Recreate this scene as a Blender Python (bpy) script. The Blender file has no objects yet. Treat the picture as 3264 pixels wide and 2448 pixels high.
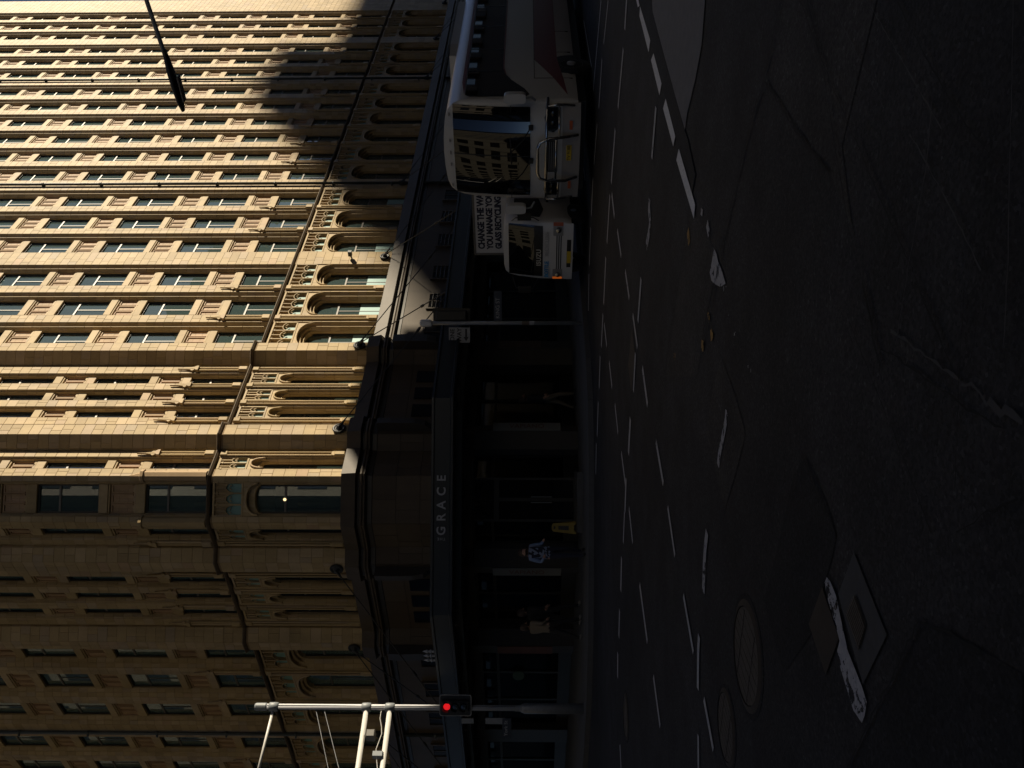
import bpy, bmesh, math, random
from mathutils import Vector, Matrix
R = math.radians
rng = random.Random(7)
scene = bpy.context.scene
C = scene.collection

# ------------------------------------------------------------------ camera
F_PX, W_PX, H_PX = 2780.0, 3264, 2448
AZ, PITCH, CAM_H = R(40.0), R(1.0), 1.6
fwd = Vector((math.cos(AZ)*math.cos(PITCH), math.sin(AZ)*math.cos(PITCH), math.sin(PITCH)))
rgt = Vector((math.sin(AZ), -math.cos(AZ), 0.0))
upv = rgt.cross(fwd)
cam_d = bpy.data.cameras.new('camera'); cam = bpy.data.objects.new('camera', cam_d); C.objects.link(cam)
cam_d.sensor_fit = 'HORIZONTAL'; cam_d.sensor_width = 36.0; cam_d.lens = F_PX/W_PX*36.0
cam_d.clip_start = 0.05; cam_d.clip_end = 2000
rot = Matrix((-upv, rgt, -fwd)).transposed()           # the photograph lies on its side: image right is down
cam.matrix_world = Matrix.Translation((0, 0, CAM_H)) @ rot.to_4x4()
scene.camera = cam

# ------------------------------------------------------------------ light
SUN_EL = R(24.0); SUN_T = 1.25                          # sun stands along the street, x : -y = SUN_T : 1
hx, hy = SUN_T/math.hypot(SUN_T, 1), -1/math.hypot(SUN_T, 1)
sun_vec = Vector((hx*math.cos(SUN_EL), hy*math.cos(SUN_EL), math.sin(SUN_EL)))
world = bpy.data.worlds.new('World'); scene.world = world; world.use_nodes = True
wn = world.node_tree.nodes; wl = world.node_tree.links
sky = wn.new('ShaderNodeTexSky'); sky.sky_type = 'NISHITA'; sky.sun_disc = False
sky.air_density = 0.30; sky.dust_density = 0.1; sky.ozone_density = 0.3; sky.sun_elevation = SUN_EL; sky.sun_rotation = math.atan2(hx, hy)
bg = wn['Background']; bg.inputs['Strength'].default_value = 0.05
wl.new(sky.outputs['Color'], bg.inputs['Color'])
sun_d = bpy.data.lights.new('sun', 'SUN'); sun_d.energy = 5.0; sun_d.angle = R(0.53); sun_d.color = (1.0, 0.865, 0.645)
sun = bpy.data.objects.new('sun', sun_d); C.objects.link(sun)
sun.rotation_euler = sun_vec.to_track_quat('Z', 'Y').to_euler(); sun.location = (60, -60, 60)
scene.view_settings.view_transform = 'Standard'; scene.view_settings.look = 'None'
scene.view_settings.exposure = 0.84; scene.view_settings.gamma = 1.0
scene.render.engine = 'CYCLES'
try:
    scene.cycles.use_denoising = True
    scene.cycles.max_bounces = 6; scene.cycles.transparent_max_bounces = 8
    scene.cycles.sample_clamp_indirect = 4.0
except Exception:
    pass

def gp(px, py, z=0.0):
    """a place on the ground (height z) under a photograph pixel"""
    d = fwd + (px-W_PX/2)/F_PX*(-upv) + (H_PX/2-py)/F_PX*rgt
    t = (z-CAM_H)/d.z
    return (d.x*t, d.y*t)

# ------------------------------------------------------------------ materials
MATS = {}
TONE = 0.82        # all paint and stone tones share one scale
def new_mat(name):
    m = bpy.data.materials.new(name); m.use_nodes = True
    MATS[name] = m
    return m, m.node_tree.nodes, m.node_tree.links, m.node_tree.nodes['Principled BSDF']

def plain(name, col, rough=0.6, metal=0.0, spec=0.5, noise=0.0, nscale=8.0, bump=0.0, emit=0.0):
    m, n, l, b = new_mat(name)
    if not emit: col = tuple(c*TONE for c in col)
    b.inputs['Base Color'].default_value = (*col, 1); b.inputs['Roughness'].default_value = rough
    b.inputs['Metallic'].default_value = metal; b.inputs['Specular IOR Level'].default_value = spec
    if noise or bump:
        tc = n.new('ShaderNodeTexCoord'); nz = n.new('ShaderNodeTexNoise'); nz.inputs['Scale'].default_value = nscale
        nz.inputs['Detail'].default_value = 6
        l.new(tc.outputs['Object'], nz.inputs['Vector'])
        if noise:
            mx = n.new('ShaderNodeMix'); mx.data_type = 'RGBA'
            mx.inputs['A'].default_value = (*[c*(1-noise) for c in col], 1); mx.inputs['B'].default_value = (*[min(1, c*(1+noise)) for c in col], 1)
            l.new(nz.outputs['Fac'], mx.inputs['Factor']); l.new(mx.outputs['Result'], b.inputs['Base Color'])
        if bump:
            bp = n.new('ShaderNodeBump'); bp.inputs['Strength'].default_value = bump; bp.inputs['Distance'].default_value = 0.01
            l.new(nz.outputs['Fac'], bp.inputs['Height']); l.new(bp.outputs['Normal'], b.inputs['Normal'])
    if emit:
        b.inputs['Emission Color'].default_value = (*col, 1); b.inputs['Emission Strength'].default_value = emit
    return m

def blocks_mat(name, ramp, rough=0.62, soot=0.25):
    """glazed terracotta: every block takes its own tone, with soft weathering over the wall"""
    m, n, l, b = new_mat(name)
    geo = n.new('ShaderNodeNewGeometry'); oi = n.new('ShaderNodeObjectInfo')
    ad = n.new('ShaderNodeMath'); ad.operation = 'ADD'; fr = n.new('ShaderNodeMath'); fr.operation = 'FRACT'
    l.new(geo.outputs['Random Per Island'], ad.inputs[0]); l.new(oi.outputs['Random'], ad.inputs[1]); l.new(ad.outputs[0], fr.inputs[0])
    cr = n.new('ShaderNodeValToRGB'); l.new(fr.outputs[0], cr.inputs['Fac'])
    cr.color_ramp.interpolation = 'LINEAR'
    while len(cr.color_ramp.elements) < len(ramp): cr.color_ramp.elements.new(0.5)
    for e, (p, c) in zip(cr.color_ramp.elements, ramp): e.position = p; e.color = (*[v_*TONE for v_ in c], 1)
    nz = n.new('ShaderNodeTexNoise'); nz.inputs['Scale'].default_value = 0.9; nz.inputs['Detail'].default_value = 8; nz.inputs['Roughness'].default_value = 0.65
    l.new(geo.outputs['Position'], nz.inputs['Vector'])
    mr = n.new('ShaderNodeMapRange'); mr.inputs['From Min'].default_value = 0.35; mr.inputs['From Max'].default_value = 0.75
    mr.inputs['To Min'].default_value = 1.0; mr.inputs['To Max'].default_value = 1.0-soot
    l.new(nz.outputs['Fac'], mr.inputs['Value'])
    n2 = n.new('ShaderNodeTexNoise'); n2.inputs['Scale'].default_value = 14; n2.inputs['Detail'].default_value = 5
    l.new(geo.outputs['Position'], n2.inputs['Vector'])
    mr2 = n.new('ShaderNodeMapRange'); mr2.inputs['To Min'].default_value = 0.86; mr2.inputs['To Max'].default_value = 1.1
    l.new(n2.outputs['Fac'], mr2.inputs['Value'])
    mp = n.new('ShaderNodeMapping'); mp.inputs['Scale'].default_value = (3.2, 3.2, 0.16); l.new(geo.outputs['Position'], mp.inputs['Vector'])
    n3 = n.new('ShaderNodeTexNoise'); n3.inputs['Scale'].default_value = 1.0; n3.inputs['Detail'].default_value = 6; l.new(mp.outputs[0], n3.inputs['Vector'])
    mr3 = n.new('ShaderNodeMapRange'); mr3.inputs['From Min'].default_value = 0.5; mr3.inputs['From Max'].default_value = 0.72; mr3.inputs['To Min'].default_value = 1.0; mr3.inputs['To Max'].default_value = 0.78
    l.new(n3.outputs['Fac'], mr3.inputs['Value'])
    mu0 = n.new('ShaderNodeMath'); mu0.operation = 'MULTIPLY'; l.new(mr.outputs[0], mu0.inputs[0]); l.new(mr3.outputs[0], mu0.inputs[1])
    mu = n.new('ShaderNodeMath'); mu.operation = 'MULTIPLY'; l.new(mu0.outputs[0], mu.inputs[0]); l.new(mr2.outputs[0], mu.inputs[1])
    mx = n.new('ShaderNodeVectorMath'); mx.operation = 'SCALE'
    l.new(cr.outputs['Color'], mx.inputs[0]); l.new(mu.outputs[0], mx.inputs['Scale'])
    l.new(mx.outputs[0], b.inputs['Base Color'])
    b.inputs['Roughness'].default_value = rough; b.inputs['Specular IOR Level'].default_value = 0.22
    bp = n.new('ShaderNodeBump'); bp.inputs['Strength'].default_value = 0.15; bp.inputs['Distance'].default_value = 0.01
    l.new(n2.outputs['Fac'], bp.inputs['Height']); l.new(bp.outputs['Normal'], b.inputs['Normal'])
    return m

blocks_mat('stone', [(0.0, (0.405, 0.295, 0.150)), (0.35, (0.475, 0.352, 0.180)), (0.6, (0.510, 0.378, 0.198)), (0.8, (0.546, 0.409, 0.238)), (0.92, (0.440, 0.343, 0.220)), (1.0, (0.493, 0.339, 0.194))])
blocks_mat('spandrel', [(0.0, (0.440, 0.295, 0.163)), (0.5, (0.493, 0.339, 0.194)), (1.0, (0.475, 0.308, 0.194))], soot=0.2)
blocks_mat('granite', [(0.0, (0.068, 0.051, 0.036)), (0.5, (0.084, 0.064, 0.045)), (1.0, (0.096, 0.073, 0.052))], rough=0.55, soot=0.25)
plain('mortar', (0.24, 0.165, 0.09), 0.9)
plain('ledge', (0.13, 0.092, 0.055), 0.8, noise=0.5, nscale=5)
plain('dark_granite', (0.028, 0.023, 0.019), 0.5, noise=0.3, nscale=6)
plain('frame_dark', (0.012, 0.012, 0.011), 0.5)
plain('frame_grey', (0.13, 0.122, 0.11), 0.5)
plain('interior', (0.045, 0.05, 0.047), 0.9)
plain('teal_backing', (0.20, 0.36, 0.33), 0.6, noise=0.2, nscale=6)
plain('film', (0.30, 0.50, 0.50), 0.35)
plain('canopy_paint', (0.012, 0.016, 0.016), 0.5, noise=0.4, nscale=4)
plain('fascia_navy', (0.010, 0.016, 0.022), 0.45)
plain('soffit', (0.06, 0.045, 0.03), 0.7)
plain('letter_silver', (0.36, 0.37, 0.40), 0.4)
plain('iron', (0.008, 0.010, 0.011), 0.5)
plain('rod_steel', (0.016, 0.016, 0.016), 0.5)
plain('pipe_green', (0.055, 0.065, 0.062), 0.5)
plain('white_paint', (0.55, 0.57, 0.60), 0.7, noise=0.15, nscale=20)
plain('yellow_paint', (0.55, 0.30, 0.02), 0.7, noise=0.2, nscale=20)
plain('aluminium', (0.62, 0.63, 0.66), 0.42, metal=0.0)
plain('pole_white', (0.60, 0.59, 0.56), 0.4, noise=0.08, nscale=10)
plain('galv', (0.24, 0.25, 0.265), 0.5, metal=0.3, noise=0.2, nscale=12)
plain('casting', (0.22, 0.24, 0.26), 0.5)
plain('black', (0.006, 0.006, 0.006), 0.5)
plain('black_gloss', (0.004, 0.004, 0.005), 0.15)
plain('lamp_red', (1.0, 0.015, 0.02), 0.4, emit=0.36)
plain('lamp_warm', (1.0, 0.72, 0.35), 0.4, emit=1.0)
plain('lamp_amber', (1.0, 0.22, 0.03), 0.4, emit=0.10)
plain('bus_white', (0.52, 0.53, 0.55), 0.28, noise=0.04, nscale=3)
plain('bus_grey', (0.30, 0.29, 0.29), 0.4)
plain('bus_red', (0.16, 0.012, 0.014), 0.35)
plain('chrome', (0.55, 0.55, 0.55), 0.18, metal=1.0)
plain('rubber', (0.012, 0.012, 0.012), 0.85)
plain('hub_grey', (0.35, 0.35, 0.36), 0.4, metal=0.4)
plain('plate_yellow', (0.60, 0.42, 0.02), 0.5)
plain('sign_yellow', (0.22, 0.155, 0.015), 0.6)
plain('truck_white', (0.58, 0.58, 0.59), 0.35, noise=0.05, nscale=3)
plain('print_navy', (0.012, 0.016, 0.04), 0.6)
plain('print_blue', (0.03, 0.28, 0.60), 0.6)
plain('print_grey', (0.42, 0.42, 0.43), 0.6)
plain('chrome_text', (0.6, 0.6, 0.6), 0.35, metal=0.6)
plain('tyre_orange', (0.45, 0.09, 0.02), 0.4)
plain('sign_white', (0.30, 0.30, 0.30), 0.6)
plain('sign_blue', (0.02, 0.03, 0.05), 0.6)
plain('poster_grey', (0.20, 0.205, 0.20), 0.6, noise=0.15, nscale=2)
plain('poster_brown', (0.10, 0.075, 0.055), 0.6, noise=0.5, nscale=3)
plain('poster_red', (0.14, 0.05, 0.035), 0.6, noise=0.6, nscale=2.5)
plain('oval_green', (0.05, 0.11, 0.07), 0.6)
plain('skin', (0.42, 0.24, 0.17), 0.55)
plain('hair_brown', (0.05, 0.03, 0.02), 0.7)
plain('cloth_navy', (0.010, 0.013, 0.03), 0.85)
plain('cloth_stripe', (0.22, 0.26, 0.36), 0.85)
plain('cloth_blue', (0.18, 0.26, 0.44), 0.85)
plain('cloth_khaki', (0.10, 0.078, 0.052), 0.85)
plain('cloth_cream', (0.19, 0.155, 0.115), 0.85)
plain('cloth_black', (0.010, 0.010, 0.011), 0.85)
plain('shoe', (0.35, 0.32, 0.28), 0.7)
plain('rust', (0.030, 0.022, 0.016), 0.8, noise=0.4, nscale=9)
plain('cover_iron', (0.075, 0.07, 0.068), 0.55, metal=0.2, noise=0.5, nscale=25, bump=0.6)
plain('concrete', (0.14, 0.142, 0.155), 0.85, noise=0.25, nscale=7, bump=0.2)
plain('concrete_dark', (0.055, 0.057, 0.062), 0.9, noise=0.3, nscale=12, bump=0.3)
plain('kerb_stone', (0.07, 0.072, 0.078), 0.8, noise=0.25, nscale=5)
plain('pave', (0.095, 0.10, 0.112), 0.8, noise=0.25, nscale=2.5, bump=0.1)
plain('crack', (0.006, 0.006, 0.006), 0.95)
plain('scratch', (0.050, 0.050, 0.054), 0.9)
plain('wall_plain', (0.055, 0.042, 0.032), 0.7, noise=0.15, nscale=0.5)
plain('wall_pale', (0.075, 0.068, 0.055), 0.7, noise=0.15, nscale=0.5)

def asphalt(name, col, var=0.35):
    """aggregate of light and dark chips, mottled by wear and old oil"""
    m, n, l, b = new_mat(name)
    tc = n.new('ShaderNodeNewGeometry')
    def nz(scale, det, lo, hi, f0=0.3, f1=0.7, rough=0.6):
        t = n.new('ShaderNodeTexNoise'); t.inputs['Scale'].default_value = scale; t.inputs['Detail'].default_value = det; t.inputs['Roughness'].default_value = rough
        l.new(tc.outputs['Position'], t.inputs['Vector'])
        r = n.new('ShaderNodeMapRange'); r.inputs['From Min'].default_value = f0; r.inputs['From Max'].default_value = f1
        r.inputs['To Min'].default_value = lo; r.inputs['To Max'].default_value = hi; l.new(t.outputs['Fac'], r.inputs['Value']); return r
    v = n.new('ShaderNodeTexVoronoi'); v.inputs['Scale'].default_value = 62; l.new(tc.outputs['Position'], v.inputs['Vector'])
    sp = n.new('ShaderNodeSeparateColor'); l.new(v.outputs['Color'], sp.inputs['Color'])
    chip = n.new('ShaderNodeMapRange'); chip.inputs['From Min'].default_value = 0.86; chip.inputs['From Max'].default_value = 1.0; chip.inputs['To Min'].default_value = 1.0; chip.inputs['To Max'].default_value = 1.7
    l.new(sp.outputs['Red'], chip.inputs['Value'])
    dark = n.new('ShaderNodeMapRange'); dark.inputs['To Min'].default_value = 0.6; dark.inputs['To Max'].default_value = 1.25; l.new(sp.outputs['Green'], dark.inputs['Value'])
    cur = None
    for r in (nz(0.3, 9, 1-var, 1+var), nz(1.6, 7, 0.68, 1.32), nz(26, 4, 0.65, 1.35, 0.25, 0.75, 0.75), chip, dark):
        if cur is None: cur = r; continue
        mu = n.new('ShaderNodeMath'); mu.operation = 'MULTIPLY'; l.new(cur.outputs[0], mu.inputs[0]); l.new(r.outputs[0], mu.inputs[1]); cur = mu
    sc = n.new('ShaderNodeVectorMath'); sc.operation = 'SCALE'; sc.inputs[0].default_value = tuple(c*TONE for c in col)
    l.new(cur.outputs[0], sc.inputs['Scale']); l.new(sc.outputs[0], b.inputs['Base Color'])
    b.inputs['Roughness'].default_value = 0.85; b.inputs['Specular IOR Level'].default_value = 0.25
    bp = n.new('ShaderNodeBump'); bp.inputs['Strength'].default_value = 0.5; bp.inputs['Distance'].default_value = 0.004
    l.new(sp.outputs['Blue'], bp.inputs['Height']); l.new(bp.outputs['Normal'], b.inputs['Normal'])
    return m
asphalt('asphalt', (0.029, 0.0295, 0.033))
asphalt('asphalt_dark', (0.017, 0.018, 0.021), 0.25)
asphalt('asphalt_worn', (0.038, 0.037, 0.038), 0.3)

def worn_paint(name, col, thr, stretch=(1, 1, 1)):
    """painted line worn through to the asphalt"""
    m, n, l, b = new_mat(name); col = tuple(c*TONE for c in col)
    g = n.new('ShaderNodeNewGeometry'); mp = n.new('ShaderNodeMapping'); mp.inputs['Scale'].default_value = stretch
    nz = n.new('ShaderNodeTexNoise'); nz.inputs['Scale'].default_value = 9; nz.inputs['Detail'].default_value = 8; nz.inputs['Roughness'].default_value = 0.7
    l.new(g.outputs['Position'], mp.inputs['Vector']); l.new(mp.outputs[0], nz.inputs['Vector'])
    cr = n.new('ShaderNodeValToRGB'); l.new(nz.outputs['Fac'], cr.inputs['Fac'])
    cr.color_ramp.elements[0].position = thr; cr.color_ramp.elements[0].color = (0, 0, 0, 1)
    cr.color_ramp.elements[1].position = thr+0.05; cr.color_ramp.elements[1].color = (1, 1, 1, 1)
    b.inputs['Base Color'].default_value = (*col, 1); b.inputs['Roughness'].default_value = 0.75
    gr = n.new('ShaderNodeTexNoise'); gr.inputs['Scale'].default_value = 40; gr.inputs['Detail'].default_value = 4; l.new(g.outputs['Position'], gr.inputs['Vector'])
    mx = n.new('ShaderNodeMix'); mx.data_type = 'RGBA'; mx.inputs['A'].default_value = (*[c*.55 for c in col], 1); mx.inputs['B'].default_value = (*[c*1.25 for c in col], 1)
    l.new(gr.outputs['Fac'], mx.inputs['Factor']); l.new(mx.outputs['Result'], b.inputs['Base Color'])
    tr = n.new('ShaderNodeBsdfTransparent'); ms = n.new('ShaderNodeMixShader'); l.new(cr.outputs['Color'], ms.inputs['Fac'])
    l.new(tr.outputs[0], ms.inputs[1]); l.new(b.outputs[0], ms.inputs[2]); l.new(ms.outputs[0], n['Material Output'].inputs['Surface'])
worn_paint('paint_line', (0.50, 0.52, 0.55), 0.33)
worn_paint('paint_fresh', (0.78, 0.80, 0.84), 0.28)
worn_paint('paint_worn', (0.50, 0.51, 0.53), 0.53, (1, 1, 1))
worn_paint('paint_half', (0.42, 0.43, 0.47), 0.42)
worn_paint('paint_yellow', (0.36, 0.20, 0.03), 0.45)
worn_paint('paint_trace', (0.34, 0.35, 0.37), 0.60)

def glass_mat(name, tint, rough=0.02, refl=1.5, sky_tint=None):
    m, n, l, b = new_mat(name)
    n.remove(b); out = n['Material Output']
    tr = n.new('ShaderNodeBsdfTransparent'); tr.inputs['Color'].default_value = (*tint, 1)
    gl = n.new('ShaderNodeBsdfGlossy'); gl.inputs['Roughness'].default_value = rough; gl.inputs['Color'].default_value = (0.9, 0.95, 0.95, 1)
    fz = n.new('ShaderNodeFresnel'); fz.inputs['IOR'].default_value = refl
    mx = n.new('ShaderNodeMixShader'); l.new(fz.outputs[0], mx.inputs['Fac']); l.new(tr.outputs[0], mx.inputs[1]); l.new(gl.outputs[0], mx.inputs[2])
    if sky_tint:
        df = n.new('ShaderNodeBsdfDiffuse'); df.inputs['Color'].default_value = (*sky_tint, 1)  # teal diffuse painted in for sky reflected on the panes
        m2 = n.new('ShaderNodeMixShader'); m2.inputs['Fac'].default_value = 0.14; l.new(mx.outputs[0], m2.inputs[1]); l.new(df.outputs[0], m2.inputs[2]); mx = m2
    l.new(mx.outputs[0], out.inputs['Surface'])
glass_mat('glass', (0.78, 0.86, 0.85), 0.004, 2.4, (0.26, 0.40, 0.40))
glass_mat('shop_glass', (0.6, 0.6, 0.6), 0.02)
m_, n_, l_, b_ = new_mat('coach_glass')
b_.inputs['Base Color'].default_value = (0.004, 0.004, 0.004, 1); b_.inputs['Roughness'].default_value = 0.02; b_.inputs['IOR'].default_value = 1.7
m_, n_, l_, b_ = new_mat('blind')
oi_ = n_.new('ShaderNodeObjectInfo'); cr_ = n_.new('ShaderNodeValToRGB'); l_.new(oi_.outputs['Random'], cr_.inputs['Fac'])
cr_.color_ramp.elements[0].color = (0.22, 0.27, 0.265, 1); cr_.color_ramp.elements[1].color = (0.60, 0.70, 0.68, 1)
l_.new(cr_.outputs['Color'], b_.inputs['Base Color']); b_.inputs['Roughness'].default_value = 0.9

# ------------------------------------------------------------------ mesh helpers
class MB:
    def __init__(s): s.v = []; s.f = []; s.mi = []; s.cur = 0
    def add(s, vs, fs):
        o = len(s.v); s.v += [tuple(v) for v in vs]; s.f += [tuple(i+o for i in f) for f in fs]; s.mi += [s.cur]*len(fs); return s
    def box(s, x0, x1, y0, y1, z0, z1):
        return s.add([(x0,y0,z0),(x1,y0,z0),(x1,y1,z0),(x0,y1,z0),(x0,y0,z1),(x1,y0,z1),(x1,y1,z1),(x0,y1,z1)],
                     [(0,3,2,1),(4,5,6,7),(0,1,5,4),(1,2,6,5),(2,3,7,6),(3,0,4,7)])
    def bbox(s, x0, x1, y0, y1, z0, z1, b=0.01):
        """box with its front (-y) edges bevelled"""
        vs = [(x0,y1,z0),(x1,y1,z0),(x1,y1,z1),(x0,y1,z1),(x0,y0+b,z0),(x1,y0+b,z0),(x1,y0+b,z1),(x0,y0+b,z1),
              (x0+b,y0,z0+b),(x1-b,y0,z0+b),(x1-b,y0,z1-b),(x0+b,y0,z1-b)]
        return s.add(vs, [(0,3,2,1),(8,9,10,11),(4,5,9,8),(5,6,10,9),(6,7,11,10),(7,4,8,11),(0,1,5,4),(1,2,6,5),(2,3,7,6),(3,0,4,7)])
    def prism(s, poly, z0, z1):
        n = len(poly)
        return s.add([(x,y,z0) for x,y in poly]+[(x,y,z1) for x,y in poly],
                     [tuple(range(n-1,-1,-1)), tuple(range(n,2*n))]+[(i,(i+1)%n,n+(i+1)%n,n+i) for i in range(n)])
    def slab_y(s, poly, y0, y1):
        """outline in x,z given thickness from y0 (front) to y1"""
        n = len(poly)
        return s.add([(x,y0,z) for x,z in poly]+[(x,y1,z) for x,z in poly],
                     [tuple(range(n)), tuple(range(2*n-1,n-1,-1))]+[(i,n+i,n+(i+1)%n,(i+1)%n) for i in range(n)])
    def slab_x(s, poly, x0, x1):
        n = len(poly)
        return s.add([(x0,y,z) for y,z in poly]+[(x1,y,z) for y,z in poly],
                     [tuple(range(n)), tuple(range(2*n-1,n-1,-1))]+[(i,n+i,n+(i+1)%n,(i+1)%n) for i in range(n)])
    def tube(s, pts, r, n=8, cap=True):
        pts = [Vector(p) for p in pts]; rr = r if isinstance(r, (list, tuple)) else [r]*len(pts)
        vs = []; ref = None
        for i, p in enumerate(pts):
            t = (pts[min(i+1, len(pts)-1)]-pts[max(i-1, 0)]).normalized()
            if ref is None:
                ref = Vector((0,0,1)) if abs(t.z) < 0.9 else Vector((1,0,0))
            a = t.cross(ref)
            if a.length < 1e-4: a = t.cross(Vector((0,1,0)))
            a.normalize(); b = a.cross(t).normalized(); ref = b
            for k in range(n):
                w = 2*math.pi*k/n
                vs.append(p+rr[i]*(math.cos(w)*a+math.sin(w)*b))
        fs = []
        for i in range(len(pts)-1):
            for k in range(n):
                fs.append((i*n+k, i*n+(k+1)%n, (i+1)*n+(k+1)%n, (i+1)*n+k))
        if cap:
            fs.append(tuple(range(n-1,-1,-1))); fs.append(tuple(range((len(pts)-1)*n, len(pts)*n)))
        return s.add(vs, fs)
    def bar(s, a, b, w, d, up=(0,1,0)):
        """square bar from a to b, width w, depth d along 'up'"""
        a = Vector(a); b = Vector(b); t = (b-a).normalized(); u = Vector(up); u = (u-u.dot(t)*t).normalized(); q = t.cross(u)
        vs = []
        for p in (a, b):
            for i, j in ((-1,-1),(1,-1),(1,1),(-1,1)): vs.append(p+q*(i*w/2)+u*(j*d/2))
        return s.add(vs, [(0,1,2,3),(7,6,5,4),(0,4,5,1),(1,5,6,2),(2,6,7,3),(3,7,4,0)])
    def lathe(s, prof, c, n=16, axis='z'):
        vs = []
        for r, h in prof:
            for k in range(n):
                w = 2*math.pi*k/n; p = (r*math.cos(w), r*math.sin(w), h)
                if axis == 'x': p = (p[2], p[0], p[1])
                if axis == 'y': p = (p[0], p[2], p[1])
                vs.append((c[0]+p[0], c[1]+p[1], c[2]+p[2]))
        fs = []
        for i in range(len(prof)-1):
            for k in range(n): fs.append((i*n+k, i*n+(k+1)%n, (i+1)*n+(k+1)%n, (i+1)*n+k))
        fs.append(tuple(range(n-1,-1,-1))); fs.append(tuple(range((len(prof)-1)*n, len(prof)*n)))
        return s.add(vs, fs)
    def sweep(s, prof, path):
        """moulding: profile (outward, z) carried along a plan path with mitred corners"""
        offs = offset_dirs(path); k = len(prof); vs = []
        for (x, y), (ox, oy) in zip(path, offs):
            for o, z in prof: vs.append((x+ox*o, y+oy*o, z))
        fs = []
        for i in range(len(path)-1):
            for j in range(k-1): fs.append((i*k+j, i*k+j+1, (i+1)*k+j+1, (i+1)*k+j))
        return s.add(vs, fs)
    def mesh(s, name, mats, smooth=False):
        me = bpy.data.meshes.new(name); me.from_pydata(s.v, [], s.f)
        for m in ([mats] if isinstance(mats, str) else mats): me.materials.append(MATS[m])
        if any(s.mi): me.polygons.foreach_set('material_index', s.mi)
        bm = bmesh.new(); bm.from_mesh(me); bmesh.ops.recalc_face_normals(bm, faces=bm.faces); bm.to_mesh(me); bm.free()
        if smooth: me.polygons.foreach_set('use_smooth', [True]*len(me.polygons))
        me.update(); return me

def offset_dirs(path):
    """outward mitre vectors; outward lies to the left of the walking direction"""
    ns = []
    for (a, b), (c, d) in zip(path, path[1:]):
        L = math.hypot(c-a, d-b) or 1; ns.append((-(d-b)/L, (c-a)/L))
    out = []
    for i in range(len(path)):
        n1 = ns[max(i-1, 0)]; n2 = ns[min(i, len(ns)-1)]
        k = max(0.3, 1+n1[0]*n2[0]+n1[1]*n2[1]); out.append(((n1[0]+n2[0])/k, (n1[1]+n2[1])/k))
    return out

def obj(name, me, parent=None, loc=(0,0,0), rotz=0.0):
    o = bpy.data.objects.new(name, me); C.objects.link(o); o.location = loc; o.rotation_euler = (0, 0, rotz)
    if parent is not None: o.parent = parent
    return o
def put(name, mb, mats, parent=None, loc=(0,0,0), rotz=0.0, smooth=False):
    return obj(name, mb.mesh(name, mats, smooth), parent, loc, rotz)
def tag(o, label, cat, group=None):
    o['label'] = label; o['category'] = cat
    if group: o['group'] = group
    return o
def thing(name, label, cat, loc=(0,0,0), rotz=0.0, group=None):
    o = bpy.data.objects.new(name, None); C.objects.link(o); o.location = loc; o.rotation_euler = (0, 0, rotz)
    o.empty_display_size = 0.2
    return tag(o, label, cat, group)
def structure(o): o['kind'] = 'structure'; return o
def text_mesh(txt, size, mat, depth=0.004, align='CENTER', spacing=1.0, bold=0.0):
    cu = bpy.data.curves.new('t', 'FONT'); cu.body = txt; cu.size = size; cu.align_x = align; cu.align_y = 'CENTER'
    cu.extrude = depth/2; cu.space_character = spacing; cu.offset = bold; cu.resolution_u = 3
    o = bpy.data.objects.new('t', cu); C.objects.link(o)
    dg = bpy.context.evaluated_depsgraph_get(); dg.update()
    me = bpy.data.meshes.new_from_object(o.evaluated_get(dg)); bpy.data.objects.remove(o)
    for v in me.vertices: v.co = Vector((v.co.x, -v.co.z, v.co.y))   # stand it up, facing -y
    me.materials.clear(); me.materials.append(MATS[mat]); return me

# ------------------------------------------------------------------ ground, road, pavement
g = MB(); g.add([(-400,-400,0),(600,-400,0),(600,600,0),(-400,600,0)], [(0,1,2,3)])
structure(put('road', g, 'asphalt'))
# plan of the corner building, walked from the far right end round the corner to the far left end
MC = 1.58
def mir(p): return (p[0+1]-MC, p[0]+MC)
def both(path): return path + [mir(p) for p in reversed(path)]
FRONT_R = [(62.5,18.05),(23.54,18.05),(23.04,17.55),(22.63,17.55),(22.28,17.9),(19.37,17.9),(19.02,17.55),(18.6,17.55),(18.25,17.9),(17.24,17.9)]
FRONT = both(FRONT_R)
kerb = [(120,13.55),(60,13.55),(30,13.55),(19,13.55),(17.2,13.6),(16.0,13.95),(14.9,14.85),(13.95,15.9),(13.05,17.05),(12.2,18.35),(11.6,19.9),(11.3,21.6),(11.1,24.5),(11.1,40),(11.1,120)]
pv = structure(put('pavement', MB().prism(kerb+[(120,120)], 0.004, 0.12), 'pave'))
kb = MB()
kin = [(p[0]+o[0]*0.0, p[1]+o[1]*0.0) for p, o in zip(kerb, offset_dirs(kerb))]
for i in range(len(kerb)-1):
    L = math.dist(kerb[i], kerb[i+1]); n = max(1, int(L/1.2)) if L < 60 else 1
    for k in range(n):
        if kerb[i][0] > 62 or kerb[i][1] > 41: continue
        a = [kerb[i][j]+(kerb[i+1][j]-kerb[i][j])*(k/n) for j in (0,1)]; b = [kerb[i][j]+(kerb[i+1][j]-kerb[i][j])*((k+1)/n) for j in (0,1)]
        t = Vector((b[0]-a[0], b[1]-a[1])).normalized(); nn = Vector((-t.y, t.x)); q = MB()
        a = Vector(a)+t*0.004; b = Vector(b)-t*0.004
        q.prism([tuple(a+nn*0.012), tuple(a-nn*0.15), tuple(b-nn*0.15), tuple(b+nn*0.012)], 0.0, 0.126)
        put('kerb_stone', q, 'kerb_stone', pv)
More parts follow.
